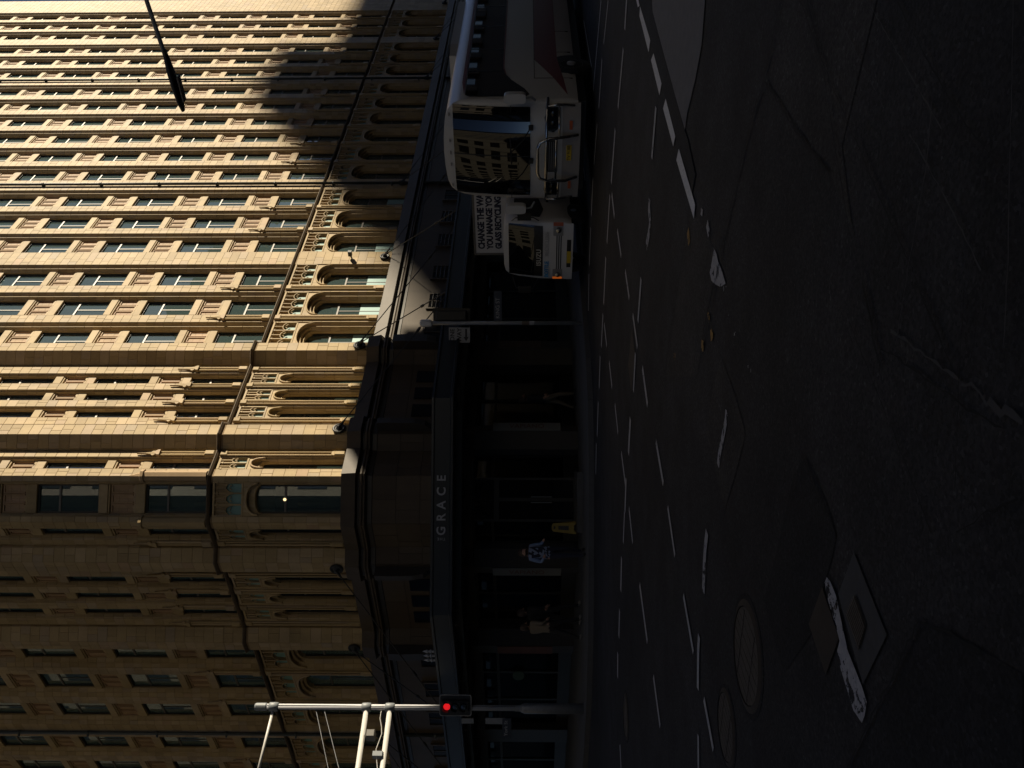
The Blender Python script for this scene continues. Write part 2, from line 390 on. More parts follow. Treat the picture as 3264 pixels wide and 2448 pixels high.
# paving slabs round the corner
slab = MB().add([(-0.296,-0.296,0),(0.296,-0.296,0),(0.296,0.296,0),(-0.296,0.296,0),(-0.29,-0.29,0.006),(0.29,-0.29,0.006),(0.29,0.29,0.006),(-0.29,0.29,0.006)],
                [(4,5,6,7),(0,1,5,4),(1,2,6,5),(2,3,7,6),(3,0,4,7)]).mesh('paving_slab', 'pave')
def inside(p, poly):
    c = False; j = len(poly)-1
    for i in range(len(poly)):
        if (poly[i][1] > p[1]) != (poly[j][1] > p[1]) and p[0] < (poly[j][0]-poly[i][0])*(p[1]-poly[i][1])/(poly[j][1]-poly[i][1])+poly[i][0]: c = not c
        j = i
    return c
kin = [(p[0]-o[0]*0.55, p[1]-o[1]*0.55) for p, o in zip(kerb, offset_dirs(kerb))]+[(120,120)]
cnt = []
for i in range(40):
    for j in range(30):
        p = (11.4+i*0.6, 13.9+j*0.6)
        if inside(p, kin) and not inside((p[0]-0.1, p[1]-0.1), FRONT+[(62,40)]): cnt.append(p)
cnt.sort(key=lambda p: math.hypot(*p))
for p in cnt[:200]: obj('paving_slab', slab, pv, (p[0], p[1], 0.1185))

def ground_poly(name, pts, mat, z, parent=None, kind=None):
    m = MB(); n = len(pts); m.add([(x, y, z) for x, y in pts], [tuple(range(n))])
    o = put(name, m, mat, parent)
    for p in o.data.polygons:
        if p.normal.z < 0: p.flip()
    return o
def ribbon(m, pts, w, z):
    pts = [Vector(p) for p in pts]; vs = []
    for i, p in enumerate(pts):
        t = (pts[min(i+1, len(pts)-1)]-pts[max(i-1, 0)]).normalized(); nn = Vector((-t.y, t.x)); ww = w[i] if isinstance(w, (list, tuple)) else w
        vs += [(p.x-nn.x*ww/2, p.y-nn.y*ww/2, z), (p.x+nn.x*ww/2, p.y+nn.y*ww/2, z)]
    m.add(vs, [(2*i, 2*i+2, 2*i+3, 2*i+1) for i in range(len(pts)-1)])

road = bpy.data.objects['road']
def crop(ox, oy, s): return lambda x, y: (ox+x/s, oy+y/s)
R1, R2, R3, R4 = crop(1820,0,2.765), crop(1820,600,2.765), crop(1820,1200,2.765), crop(1820,1800,2.56)
R5, R6, R7, R8 = crop(2400,1700,2.2176), crop(2400,900,2.074), crop(1850,0,1.5085), crop(1850,1300,1.445)
def wpts(f, pts): return [gp(*f(*p)) for p in pts]
# asphalt patches of different age
ground_poly('asphalt_patch', wpts(R8, [(1040,225),(1080,290),(1160,500),(1182,590),(1160,700),(1060,1050),(945,1220),(905,1110),(850,890),(940,520),(985,310)]), 'asphalt_dark', 0.004, road)
ground_poly('asphalt_patch', wpts(R3, [(1330,-170),(1450,160),(1545,510),(1460,840),(1360,1180),(1270,800),(1190,490),(1260,80)]), 'asphalt_worn', 0.004, road)
ground_poly('asphalt_patch', wpts(R2, [(1060,190),(1000,560),(940,960),(880,1380),(830,1659),(1110,1659),(1180,1200),(1250,880),(1270,560),(1180,350)]), 'asphalt_worn', 0.003, road)
ground_poly('asphalt_patch', wpts(R7, [(895,390),(960,40),(1080,-300),(1500,-300),(1260,700),(1310,1100),(1200,830),(1100,700)]), 'asphalt_worn', 0.003, road)
ground_poly('asphalt_patch', wpts(R5, [(1210,620),(1420,710),(1640,830),(1916,1000),(1916,1659),(690,1659),(820,1380),(1000,1050)]), 'asphalt_dark', 0.004, road)
ground_poly('steel_plate', wpts(R2, [(540,1240),(508,1560),(535,1800),(575,1500)]), 'rust', 0.008, road)
ground_poly('steel_plate', wpts(R5, [(500,380),(620,740),(525,1000),(405,640)]), 'rust', 0.009, road)
pad = ground_poly('concrete_pad', wpts(R5, [(725,130),(960,720),(790,1070),(615,430)]), 'concrete_dark', 0.009, road)
ht = MB(); hp = [Vector(p) for p in wpts(R5, [(745,430),(825,650),(770,830),(680,580)])]
ht.add([(p.x, p.y, 0.016) for p in hp], [(0,1,2,3)])
put('hatch', ht, 'rust', road)
for k in range(1, 9):
    q = MB(); a = hp[0].lerp(hp[3], k/9); b = hp[1].lerp(hp[2], k/9); ribbon(q, [a, b], 0.012, 0.021); put('hatch_rib', q, 'cover_iron', road)
# painted lane lines and dashes
LINES = [(R1,[(270,0),(235,400),(200,800)],5),(R1,[(333,0),(293,385)],5),(R1,[(278,520),(250,950)],5),(R1,[(500,-60),(480,260)],10),(R1,[(467,430),(420,950)],8),
 (R1,[(395,1140),(360,1610)],9),(R1,[(757,945),(720,1395)],12),(R1,[(115,180),(185,590)],3),(R1,[(235,1090),(207,1450)],4),(R1,[(198,1570),(183,1899)],5),(R1,[(105,1400),(128,1590)],4),
 (R2,[(178,345),(165,680)],4),(R2,[(162,755),(158,1080)],5),(R2,[(348,60),(322,480)],7),(R2,[(365,50),(388,250)],9),(R2,[(415,370),(448,600)],9),
 (R2,[(312,610),(293,1020)],8),(R2,[(485,730),(520,970)],10),(R2,[(625,795),(597,1175)],11),
 (R2,[(552,1115),(592,1400)],10),(R2,[(287,1110),(272,1395)],7),(R2,[(298,1195),(320,1390)],7),(R2,[(262,1480),(253,1760)],7),(R2,[(342,1530),(367,1755)],7),(R2,[(575,1455),(557,1790)],10),(R2,[(637,1580),(682,1910)],13),
 (R3,[(245,225),(235,525)],7),(R3,[(228,590),(223,860)],6),(R3,[(393,245),(420,500)],7),(R3,[(530,370),(513,680)],12),(R3,[(450,670),(487,960)],8),(R3,[(492,900),(482,1190)],9),(R3,[(478,1190),(467,1465)],7),(R3,[(518,1160),(550,1465)],8),
 (R3,[(757,570),(822,945)],14),(R3,[(862,1150),(925,1580)],8),(R4,[(418,-60),(412,215)],8),(R4,[(402,370),(396,590)],8),(R4,[(387,720),(386,920)],7),(R4,[(405,1470),(414,1659)],6),
 (R4,[(567,160),(630,630)],10),(R4,[(680,910),(735,1320)],10),(R4,[(927,250),(1008,715)],12),(R4,[(1055,580),(1048,700),(1045,1015)],17),(R4,[(1095,1095),(1172,1510)],11),(R4,[(1048,1390),(1050,1690)],11)]
def px_quad(f, pts, w):
    """a mark of even ground width whose middle line is given in crop pixels, w being its breadth in the crop"""
    c = [Vector(gp(*f(*p))) for p in pts]
    m = pts[len(pts)//2-1]; n = pts[len(pts)//2]; mid = ((m[0]+n[0])/2, (m[1]+n[1])/2)
    a = Vector(gp(*f(mid[0]-w/2, mid[1]))); b = Vector(gp(*f(mid[0]+w/2, mid[1])))
    t = (c[-1]-c[0]).normalized(); nn = Vector((-t.y, t.x)); ww = max(0.07, abs((b-a).dot(nn)))
    return c, min(ww, 0.16)
for f, pts, w in LINES:
    c, ww = px_quad(f, pts, w); q = MB(); ribbon(q, c, ww, 0.012); put('lane_dash', q, 'paint_line', road)
for f, pts, w in [(R2,[(700,95),(695,180),(705,290),(695,390),(672,510)],13),(R3,[(1385,300),(1380,380),(1350,540),(1320,680),(1308,785)],22),(R3,[(1210,1370),(1195,1500),(1185,1659),(1178,1900)],20),(R2,[(1165,180),(1160,240)],12),(R2,[(1210,310),(1228,405)],14)]:
    c, ww = px_quad(f, pts, w); q = MB(); ribbon(q, c, ww*1.2, 0.012); put('worn_mark', q, 'paint_half', road)
ground_poly('worn_mark', wpts(R5, [(540,310),(525,350),(545,460),(600,640),(632,760),(615,830),(640,960),(730,1250),(790,1340),(810,1290),(825,1190),(790,1080),(750,980),(690,830),(650,650),(606,440),(565,340)]), 'paint_half', 0.014, road)
ground_poly('worn_mark', wpts(R2, [(1272,530),(1255,640),(1235,740),(1250,815),(1290,850),(1330,870),(1375,840),(1340,720),(1310,650),(1295,580)]), 'paint_half', 0.012, road)
ground_poly('worn_mark', wpts(R2, [(1252,820),(1300,950),(1420,1250),(1600,1640),(1659,1659),(1500,1250),(1400,920),(1376,842),(1330,872),(1290,852)]), 'paint_trace', 0.012, road)
for pts, w in [([(1040,370),(1052,490)],22),([(1226,1100),(1222,1150)],16),([(1250,1240),(1254,1340)],20),([(1172,1340),(1168,1435)],18),([(922,1450),(922,1515)],18)]:
    c, ww = px_quad(R2, pts, w); q = MB(); ribbon(q, c, 0.1, 0.012); put('yellow_mark', q, 'paint_yellow', road)
# median with white painted kerb blocks
for pts in ([(570,-60),(592,-60),(612,50),(598,65)],[(617,55),(612,140),(693,460),(708,355)],[(737,470),(715,530),(790,840),(808,735)],[(845,870),(822,955),(912,1290),(930,1200)],[(962,1310),(940,1410),(1095,1927),(1107,1804)]):
    ground_poly('kerb_block_mark', wpts(R1, pts), 'paint_fresh', 0.014, road)
med = wpts(R1, [(600,-120),(618,55),(708,355),(808,735),(930,1200),(1060,1600),(1075,1700),(1108,1540),(1040,1230),(1010,1140),(925,840),(810,420),(725,100),(715,-120)])
md = structure(put('median_kerb', MB().prism(med, 0.0, 0.013), 'asphalt_dark'))
ground_poly('concrete_apron', wpts(R1, [(715,-120),(725,100),(810,420),(925,840),(1012,1145),(1030,1010),(1100,720),(1160,400),(1200,-120)]), 'concrete', 0.010, road)
# cracks and scratches
for f, pts, w, mat in [(R7,[(1105,0),(1190,380),(1250,760),(1310,1100),(1420,1560)],0.010,'crack'),(R7,[(895,390),(965,490),(1020,580),(1100,700),(1200,820)],0.016,'crack'),
  (R7,[(1070,0),(1185,310),(1330,650),(1480,1000),(1600,1260),(1760,1650)],0.009,'crack'),(R7,[(1540,0),(1710,330),(1880,600),(2030,780)],0.008,'crack'),(R7,[(970,30),(890,390),(800,700),(720,1050),(650,1380),(600,1659)],0.022,'crack'),
  (R7,[(1710,490),(1690,760),(1605,1240),(1535,1659)],0.006,'scratch'),(R7,[(1230,30),(1480,520)],0.005,'scratch'),(R7,[(1605,640),(1760,920),(1880,1150),(1950,1300)],0.007,'scratch'),(R7,[(1395,0),(1760,620)],0.006,'scratch'),
  (R7,[(2110,0),(2095,600),(2080,1300),(2060,1659)],0.005,'scratch'),(R6,[(880,440),(1000,515),(1130,600),(1400,790),(1540,890),(1680,960)],0.012,'crack'),(R6,[(930,310),(1130,450),(1400,650)],0.014,'scratch'),(R6,[(1400,650),(1660,820),(1820,930)],0.028,'scratch'),
  (R6,[(750,0),(800,230),(830,420),(870,560)],0.016,'crack'),(R6,[(660,260),(780,560),(880,800),(960,1000),(1090,1340),(1210,1659)],0.009,'crack'),(R6,[(1430,0),(1395,640),(1380,1050),(1365,1370)],0.006,'crack'),(R6,[(1370,1650),(1540,1550),(1790,1430)],0.010,'crack'),(R6,[(1105,0),(1200,220),(1370,610)],0.007,'crack'),
  (R6,[(350,1150),(430,1370),(560,1659)],0.014,'crack'),(R6,[(350,1150),(270,1400),(205,1659)],0.010,'crack'),(R5,[(1210,620),(1100,820),(990,1060),(870,1290),(690,1659)],0.012,'crack'),(R5,[(1210,620),(1420,710),(1640,830)],0.016,'crack'),(R3,[(830,0),(740,800),(640,1659)],0.02,'crack'),(R2,[(1060,200),(1000,600),(930,1030),(830,1659)],0.02,'crack')]:
    p = wpts(f, pts); q2 = []; w *= 0.85
    for a, b in zip(p, p[1:]):
        n = max(2, min(160, int(math.dist(a, b)/0.045)))
        for k in range(n): q2.append((a[0]+(b[0]-a[0])*k/n+rng.uniform(-1,1)*w*1.1, a[1]+(b[1]-a[1])*k/n+rng.uniform(-1,1)*w*0.7))
    q2.append(p[-1]); q = MB(); ribbon(q, q2, [w*rng.uniform(0.25,1.7) for _ in q2], 0.018)
    put('road_crack' if mat == 'crack' else 'road_scratch', q, mat, road)
# manhole covers
for (px, py, r, lab) in [(2383,2089,0.40,'large round iron manhole cover with concrete infill in the road'),(2317,2317,0.30,'smaller round iron manhole cover near the left edge of the road'),(1996,2284,0.36,'far round manhole cover beside the dashed crossing line')]:
    x, y = gp(px, py); t = thing('manhole_cover', lab, 'manhole', (x, y, 0.0), group='manhole covers')
    rn = MB()
    for k in range(28):
        a0, a1 = 2*math.pi*k/28, 2*math.pi*(k+1)/28
        rn.add([(r*math.cos(a0), r*math.sin(a0), 0.006),(r*math.cos(a1), r*math.sin(a1), 0.006),(r*0.88*math.cos(a1), r*0.88*math.sin(a1), 0.018),(r*0.88*math.cos(a0), r*0.88*math.sin(a0), 0.018)], [(0,1,2,3)])
    put('rim', rn, 'rust', t)
    put('lid', MB().lathe([(r*0.86,0.0),(r*0.86,0.013)], (0,0,0), 28), 'cover_iron', t)
    for k in range(-3, 4):
        h = math.sqrt(max(0, (r*0.82)**2-(k*r*0.22)**2)); q = MB(); ribbon(q, [(-h+2*h*i/9, k*r*0.22+rng.uniform(-.004,.004)) for i in range(10)], [rng.uniform(.003,.009) for _ in range(10)], 0.0142); put('joint', q, 'crack', t, rotz=0.3)
    for k in (-.38, .38):
        h = math.sqrt((r*0.82)**2-(k*r)**2); q = MB(); ribbon(q, [(k*r+rng.uniform(-.006,.006), -h+2*h*i/9) for i in range(10)], [rng.uniform(.008,.02) for _ in range(10)], 0.0146); put('joint', q, 'crack', t, rotz=0.3)
    put('collar', MB().lathe([(r*1.12,0.0),(r*1.10,0.0055),(r*.99,0.0055)], (0,0,0), 28), 'asphalt_dark', t)
print('ground done')

# ------------------------------------------------------------------ the corner building
bld = thing('corner_building', 'tall tan terracotta office building with pointed pinnacles, arched windows and street canopy on the corner', 'building', (17.24, 17.9, 0))
BLD0 = Vector((17.24, 17.9, 0))
def part(name, mb, mats, smooth=False, loc=(0,0,0), rotz=0.0, parent=None):
    """a part of the building; coordinates are world ones"""
    if parent is None: return put(name, mb, mats, bld, Vector(loc)-BLD0, rotz, smooth)
    return put(name, mb, mats, parent, loc, rotz, smooth)
YN, YP = 18.05, 17.9
ZB, FH, WH = 10.72, 3.13, 1.80
LEFTS = [23.45,25.34,27.25,29.62,31.50,33.40,35.80,37.75,39.75,41.75,43.75,45.75,48.35,50.30,52.25,54.70,56.60,58.50]
OPEN = 1.47
def wing_pier(xl, xr, y=YN):
    return [(xr+.25,y+.62),(xr+.25,y+.22),(xr+.15,y+.10),(xr+.10,y+.10),(xr,y),(xl,y),(xl-.10,y+.10),(xl-.15,y+.10),(xl-.25,y+.22),(xl-.25,y+.62)]
def pav_pier(xl, xr, y=YP):
    return [(xr+.08,y+.55),(xr+.08,y+.12),(xr+.05,y+.04),(xr+.03,y+.04),(xr,y),(xl,y),(xl-.03,y+.04),(xl-.05,y+.04),(xl-.08,y+.12),(xl-.08,y+.55)]
runs, piers_n, piers_w = [], [], []
for i in range(len(LEFTS)-1):
    xl, xr = LEFTS[i]+OPEN, LEFTS[i+1]; runs.append((wing_pier(xl, xr), 'wing'))
    (piers_w if xr-xl > 0.7 else piers_n).append((xl, xr))
runs.append(([(62.5,19.2),(62.5,YN)]+wing_pier(LEFTS[-1]+OPEN, 62.4)[5:], 'wing')); piers_w.append((60.1, 62.4))
L0 = LEFTS[0]
runs.append(([(L0+.25,YN+.62),(L0+.25,YN+.22),(L0+.15,YN+.10),(L0+.10,YN+.10),(L0,YN),(23.54,18.05)][0:5]+[(23.04,17.55),(22.63,17.55),(22.30,17.88),(22.30,17.96),(22.20,17.96),(22.19,YP),(21.87,YP),(21.84,YP+.04),(21.82,YP+.04),(21.79,YP+.12),(21.79,YP+.55)], 'flank'))
runs.append((pav_pier(21.05, 21.35), 'pav')); runs.append((pav_pier(20.24, 20.53), 'pav'))
runs.append(([(19.80,YP+.55),(19.80,YP+.12),(19.77,YP+.04),(19.75,YP+.04),(19.72,YP),(19.42,YP),(19.41,17.95),(19.36,17.89),(19.02,17.55),(18.6,17.55),(18.31,17.84),(18.31,17.94),(18.22,17.94),(18.20,YP),(18.02,YP),(17.99,YP+.04),(17.97,YP+.04),(17.94,YP+.12),(17.94,YP+.55)], 'flank'))
q2 = math.sqrt(0.5)
def chp(s, d): return (17.24-s*q2+d*q2, 17.9+s*q2+d*q2)
runs.append(([(17.60,YP+.55),(17.60,YP+.12),(17.57,YP+.04),(17.55,YP+.04),(17.52,YP),(17.24,YP),chp(.15,0),chp(.17,.04),chp(.19,.04),chp(.23,.12),chp(.23,.5)], 'corner'))
def depth_of(x, y): return x*math.cos(AZ)+y*math.sin(AZ)
def zlim(x, y): return CAM_H+0.62*depth_of(x, y)+0.6
all_runs = []
for pts, kind in runs:
    all_runs.append((pts, kind))
    m = [mir(p) for p in reversed(pts)]
    if min(p[1] for p in m) < 40: all_runs.append((m, kind))

def make_block(a, b, n, za, zb, e0, e1, gap=0.0022, bev=0.0045, out=0.009):
    """one facing block with eased edges, standing proud of its joints"""
    t = (b-a).normalized(); v = []
    for o, ins, x0, x1 in ((0.0, gap, 0, 0), (out, gap+bev, e0, e1)):
        p, q = a+t*(ins-x0), b-t*(ins-x1)
        for pt, z in ((p, za+ins), (q, za+ins), (q, zb-ins), (p, zb-ins)): v.append((pt.x+n.x*o, pt.y+n.y*o, z))
    return v, [(4,7,6,5),(0,4,5,1),(1,5,6,2),(2,6,7,3),(3,7,4,0)]
stuff = MB(); stuff_sub = {}; singles = []; core = MB()
def face_run(pts, kind, z0, z1, ch, split=0.42, out=0.009, sink=None):
    P = [Vector(p) for p in pts]; nz = max(1, round((z1-z0)/ch)); hh = (z1-z0)/nz
    cr = []
    for i in range(len(P)):
        if i in (0, len(P)-1): cr.append(0); continue
        d1 = (P[i]-P[i-1]).normalized(); d2 = (P[i+1]-P[i]).normalized(); c = d1.x*d2.y-d1.y*d2.x
        cr.append(out*math.tan(min(1.2, math.acos(max(-1, min(1, d1.dot(d2))))/2)) if c < 0 else 0)
    for i in range(len(P)-1):
        a, b = P[i], P[i+1]; t = (b-a); L = t.length; t.normalize(); n = Vector((-t.y, t.x))
        core.add([(a.x,a.y,z0),(b.x,b.y,z0),(b.x,b.y,z1),(a.x,a.y,z1)], [(0,1,2,3)])
        deep = i in (0, len(P)-2)
        for k in range(nz):
            za, zb = z0+k*hh, z0+(k+1)*hh
            if deep or L < 0.05:
                cuts = [0, L]
                if k % 3: continue
                zb = min(z1, za+3*hh)
            elif L < 0.24: cuts = [0, L]
            elif L < 0.7: cuts = [0, L] if rng.random() < 0.45 else [0, L*rng.choice([.38,.5,.62]), L]
            else:
                m = max(2, round(L/split)); off = 0.5 if k % 2 else 0.0
                cuts = [0]+[L*(j+off+rng.uniform(-.12,.12))/m for j in range(1, m) if L*(j+off)/m < L-0.12]+[L]
            for u0, u1 in zip(cuts, cuts[1:]):
                v, f = make_block(a+t*u0, a+t*u1, n, za, zb, cr[i] if u0 == 0 else 0, cr[i+1] if u1 == L else 0, out=out)
                mid = (a+t*(u0+u1)/2); fac = -(n.x*mid.x+n.y*mid.y)/mid.length
                area = (u1-u0)*(zb-za)*max(0.0, fac)/(mid.length**2)
                singles.append((area, v, f, sink))
for pts, kind in all_runs:
    x, y = pts[len(pts)//2]; zt = ZB+FH*math.ceil((zlim(x, y)-ZB)/FH)
    face_run(pts, kind, ZB, zt, 0.313)
    face_run(pts, kind, 6.85, 10.55, 0.336)
    core.add([(p[0],p[1],10.55) for p in pts]+[(p[0],p[1],ZB) for p in pts], [(i,i+1,len(pts)+i+1,len(pts)+i) for i in range(len(pts)-1)])
singles.sort(key=lambda s_: -s_[0])
for area, v, f, _ in singles[:290]: part('terracotta_block', MB().add(v, f), 'stone')
for area, v, f, _ in singles[290:]: stuff.add(v, f)
o = part('terracotta_facing', stuff, 'stone'); o['kind'] = 'stuff'
part('joint_backing', core, 'mortar')

# ---- bays
bays = []      # (x, y, rotz, class, centre of pier front line depth)
for L in LEFTS: bays.append((L+OPEN/2, YN+.22, 0, 'wing'))
for a in (21.35, 20.53, 19.72): bays.append((a+.26, YP+.12, 0, 'pav'))
bays.append((17.77, YP+.12, 0, 'side'))
cc = chp(.645, .12); mirrored = []
for x, y, r, k in bays:
    m = mir((x, y))
    if m[1] < 40: mirrored.append((m[0], m[1], -math.pi/2, k))
bays += mirrored; bays.append((cc[0], cc[1], -math.pi/4, 'chamfer'))
BW = {'wing': .97, 'pav': .36, 'side': .34, 'chamfer': .83}
BO = {'wing': .245, 'pav': .075, 'side': .075, 'chamfer': .075}     # extra half width at the outer order
BD = {'wing': -.20, 'pav': -.11, 'side': -.11, 'chamfer': -.11}
lib = {}
for k, W in BW.items():
    h = W/2
    # spandrel: head band with scalloped top, fluted panel, sill
    m = MB(); m.cur = 0
    m.bbox(-h, h, -.035, .34, 0, .27, .012)
    n = 3 if k != 'pav' and k != 'side' else 2
    for j in range(n):
        x0 = -h+W*j/n; x1 = -h+W*(j+1)/n; sc = [(x0, .27)]+[(x0+(x1-x0)*(0.5-0.5*math.cos(math.pi*t/6)), .27+.075*math.sin(math.pi*t/6)) for t in range(1, 6)]+[(x1, .27)]
        m.slab_y(sc, -.028, .05)
    m.bbox(-h, h, -.06, .34, 1.07, 1.33, .012); m.bbox(-h, h, -.03, .1, 1.02, 1.07, .01)
    m.cur = 1
    for r_ in range(3):
        for j in range(n*2):
            x0 = -h+W*j/(n*2); m.bbox(x0, x0+W/(n*2), .030, .3, .27+.25*r_, .27+.25*(r_+1), .004)
    for j in range(n):
        c0 = -h+W*(j+.5)/n; ww = W/n*.38
        for xx in (c0-ww, c0+ww): m.box(xx-.014, xx+.014, -.004, .034, .36, .97)
        m.box(c0-ww, c0+ww, -.004, .034, .945, .975)
    lib[k, 'sp'] = m.mesh('spandrel_panel', ['stone', 'spandrel'])
    # window frame, panes
    def frame(hh, zt):
        f = MB(); f.cur = 0
        f.box(-h, -h+.05, .10, .19, 0, hh); f.box(h-.05, h, .10, .19, 0, hh); f.box(-h+.05, h-.05, .10, .19, 0, .06); f.box(-h+.05, h-.05, .10, .19, hh-.05, hh)
        f.cur = 1; f.box(-h+.05, h-.05, .115, .175, zt-.03, zt+.03)
        if k == 'wing': f.box(-.016, .016, .125, .170, .06, zt-.03)
        return f.mesh('window', ['frame_dark', 'frame_grey'])
    def panes(hh, zt):
        ps = [(-h+.05, h-.05, zt+.03, hh-.05)]
        if k == 'wing': ps += [(-h+.05, -.016, .06, zt-.03), (.016, h-.05, .06, zt-.03)]
        else: ps += [(-h+.05, h-.05, .06, zt-.03)]
        return ps
    def pane(p): return MB().box(p[0], p[1], .145, .151, p[2], p[3])
    for tg, hh, zt in (('w', WH, 1.17), ('a', 2.70, 1.66)):
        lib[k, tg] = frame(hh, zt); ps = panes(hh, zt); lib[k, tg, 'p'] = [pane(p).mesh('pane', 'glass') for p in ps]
        g_ = MB()
        for p in ps: g_.v, g_.f, g_.mi = g_.v, g_.f, g_.mi; q_ = pane(p); g_.add(q_.v, q_.f)
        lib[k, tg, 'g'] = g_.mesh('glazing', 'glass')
    for q, fr in enumerate((.25, .45, .7, 1.0)):
        lib[k, 'b', q] = MB().box(-h+.03, h-.03, .160, .166, WH*(1-fr)+.02, WH-.02).mesh('blind', 'blind')
        lib[k, 'ab', q] = MB().box(-h+.03, h-.03, .160, .166, 2.6*(1-fr)+.02, 2.6-.02).mesh('blind', 'blind')
    lib[k, 'film'] = MB().box(-h+.05, h-.05, .136, .141, .06, .86).mesh('frosted_film', 'film')
    # arched opening of the lower storey, two orders
    a2 = h+BO[k]; d2 = BD[k]
    def curve(a, zs, rise, p=2.3, n=16):
        out = []
        for t in range(n+1):
            w = math.pi*t/n; x = -math.cos(w); c_ = abs(x)
            out.append((a*x, zs+rise*(1-c_**p)**(1/p)))
        return out
    m = MB()
    def order(a, awall, zs, rise, ztop, y0, y1):
        c_ = curve(a, zs, rise)
        ring = [(-awall, zs)]+c_+[(awall, zs)] if awall > a+1e-4 else c_
        for (x0, z0_), (x1, z1_) in zip(ring, ring[1:]):
            if x1-x0 > 1e-5: m.add([(x0,y0,z0_),(x1,y0,z1_),(x1,y0,ztop),(x0,y0,ztop)], [(0,1,2,3)])
        for (x0, z0_), (x1, z1_) in zip(c_, c_[1:]): m.add([(x0,y0,z0_),(x1,y0,z1_),(x1,y1,z1_),(x0,y1,z0_)], [(0,1,2,3)])
    r1 = .34 if k == 'wing' else (.24 if k in ('pav','side') else .2)
    order(h-.012, h, 2.52-r1, r1, 2.83, 0, .2)
    order(a2-.05, a2, 2.60-r1, r1+.14, 2.83, d2, 0.0)
    if k == 'wing': order(h+.10, h+.14, 2.52-r1, r1+.10, 2.70, -.10, 0.0)
    lib[k, 'arch'] = m.mesh('arch', 'stone')
    hd = MB(); c_ = curve(a2-.045, 2.60-r1, r1+.15)        # projecting hood mould
    hd.tube([(x, d2-.012, z) for x, z in c_], .034, 6); c_ = curve(h+.0, 2.52-r1, r1+.012); hd.tube([(x, -.006, z) for x, z in c_], .022, 5)
    lib[k, 'hood'] = hd.mesh('hood_mould', 'stone', True)
    # tracery band over the arch
    tb = MB().box(-a2, a2, d2*.55, .05, 2.83, 3.70); lib[k, 'tback'] = tb.mesh('tracery_backing', 'teal_backing')
    t = MB(); n = 3 if k in ('wing', 'chamfer') else 2; y0, y1 = d2-.015, d2*.55; z0, z1 = 2.83, 3.70; w1 = 2*a2/n
    t.box(-a2, a2, y0, y1, z0, z0+.05); t.box(-a2, a2, y0-.01, y1, z1-.06, z1)
    for j in range(n+1):
        x = -a2+w1*j; xx = min(max(x, -a2+.018), a2-.018); t.box(xx-.018, xx+.018, y0-.012, y1, z0+.05, z1-.06)
        t.add([(xx-.035,y0-.02,z1-.15),(xx+.035,y0-.02,z1-.15),(xx,y0-.02,z1-.05),(xx-.035,y1,z1-.15),(xx+.035,y1,z1-.15),(xx,y1,z1-.05)], [(0,1,2),(3,5,4),(0,3,4,1),(1,4,5,2),(2,5,3,0)])
    for j in range(n):
        xa, xb = -a2+w1*j+.018, -a2+w1*(j+1)-.018; xm = (xa+xb)/2; ww = (xb-xa)
        zs, zp = z0+.30, z0+.50
        arcL = [(xa+(xm-xa)*(1-math.cos(math.pi/2*u/5)), zs+(zp-zs)*math.sin(math.pi/2*u/5)) for u in range(6)]
        arcR = [(2*xm-x, z) for x, z in arcL]
        for arc in (arcL, arcR):
            for (xA, zA), (xB, zB_) in zip(arc, arc[1:]): t.bar((xA, (y0+y1)/2, zA), (xB, (y0+y1)/2, zB_), .022, y1-y0)
        # solid stone over the lancet with two slots
        for arc in (arcL, arcR):
            for (xA, zA), (xB, zB_) in zip(arc, arc[1:]): t.add([(xA,y1-.008,zA),(xB,y1-.008,zB_),(xB,y1-.008,z1),(xA,y1-.008,z1)], [(0,1,2,3)])
        t.box(xm-.012, xm+.012, y0, y1, zp, z1-.06)
        for xq in ((xa+xm)/2, (xb+xm)/2):
            t.tube([(xq-ww*.13, y0+.01, zp+.02),(xq-ww*.13, y0+.01, z1-.14),(xq, y0+.01, z1-.09),(xq+ww*.13, y0+.01, z1-.14),(xq+ww*.13, y0+.01, zp+.02)], .009, 4)
        for s_ in (-1, 1): t.bar((xm+s_*ww*.25, y0+.015, zs+.03), (xm+s_*ww*.08, y0+.015, zs+.10), .018, .03)
    lib[k, 'tracery'] = t.mesh('tracery', 'stone')

def add(name, me, x, y, z, r): return obj(name, me, bld, Vector((x, y, z))-BLD0, r)
order_ = []
for x, y, r, k in bays:
    n = math.ceil((zlim(x, y)-ZB)/FH)
    for fl in range(n): order_.append((math.hypot(x, y)+0.3*fl, x, y, r, k, fl))
order_.sort(); brng = random.Random(21)
for idx, (_, x, y, r, k, fl) in enumerate(order_):
    z = ZB+FH*fl
    dn = Vector((math.sin(r), -math.cos(r)))*.06
    w = add('window', lib[k, 'w'], x+dn.x, y+dn.y, z, r)
    if idx < 95:
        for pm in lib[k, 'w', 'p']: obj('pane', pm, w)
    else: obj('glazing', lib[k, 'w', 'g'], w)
    if brng.random() < 0.85 or k == 'chamfer': obj('blind', lib[k, 'b', 3 if k == 'chamfer' and fl else brng.choice((1,2,3,3))], w)
    add('spandrel_panel', lib[k, 'sp'], x, y, z+WH, r)
for i, (x, y, r, k) in enumerate(bays):
    w = add('arched_window', lib[k, 'a'], x, y, 6.87, r)
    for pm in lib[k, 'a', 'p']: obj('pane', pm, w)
    if brng.random() < 0.5 or k == 'chamfer': obj('blind', lib[k, 'ab', brng.randrange(2)], w)
    if r == 0 and (i < 6 or k in ('pav', 'side')) and i not in (4,): obj('frosted_film', lib[k, 'film'], w)
    a = add('arch', lib[k, 'arch'], x, y, 6.85, r); obj('hood_mould', lib[k, 'hood'], a)
    a = add('tracery', lib[k, 'tracery'], x, y, 6.85, r); obj('tracery_backing', lib[k, 'tback'], a)

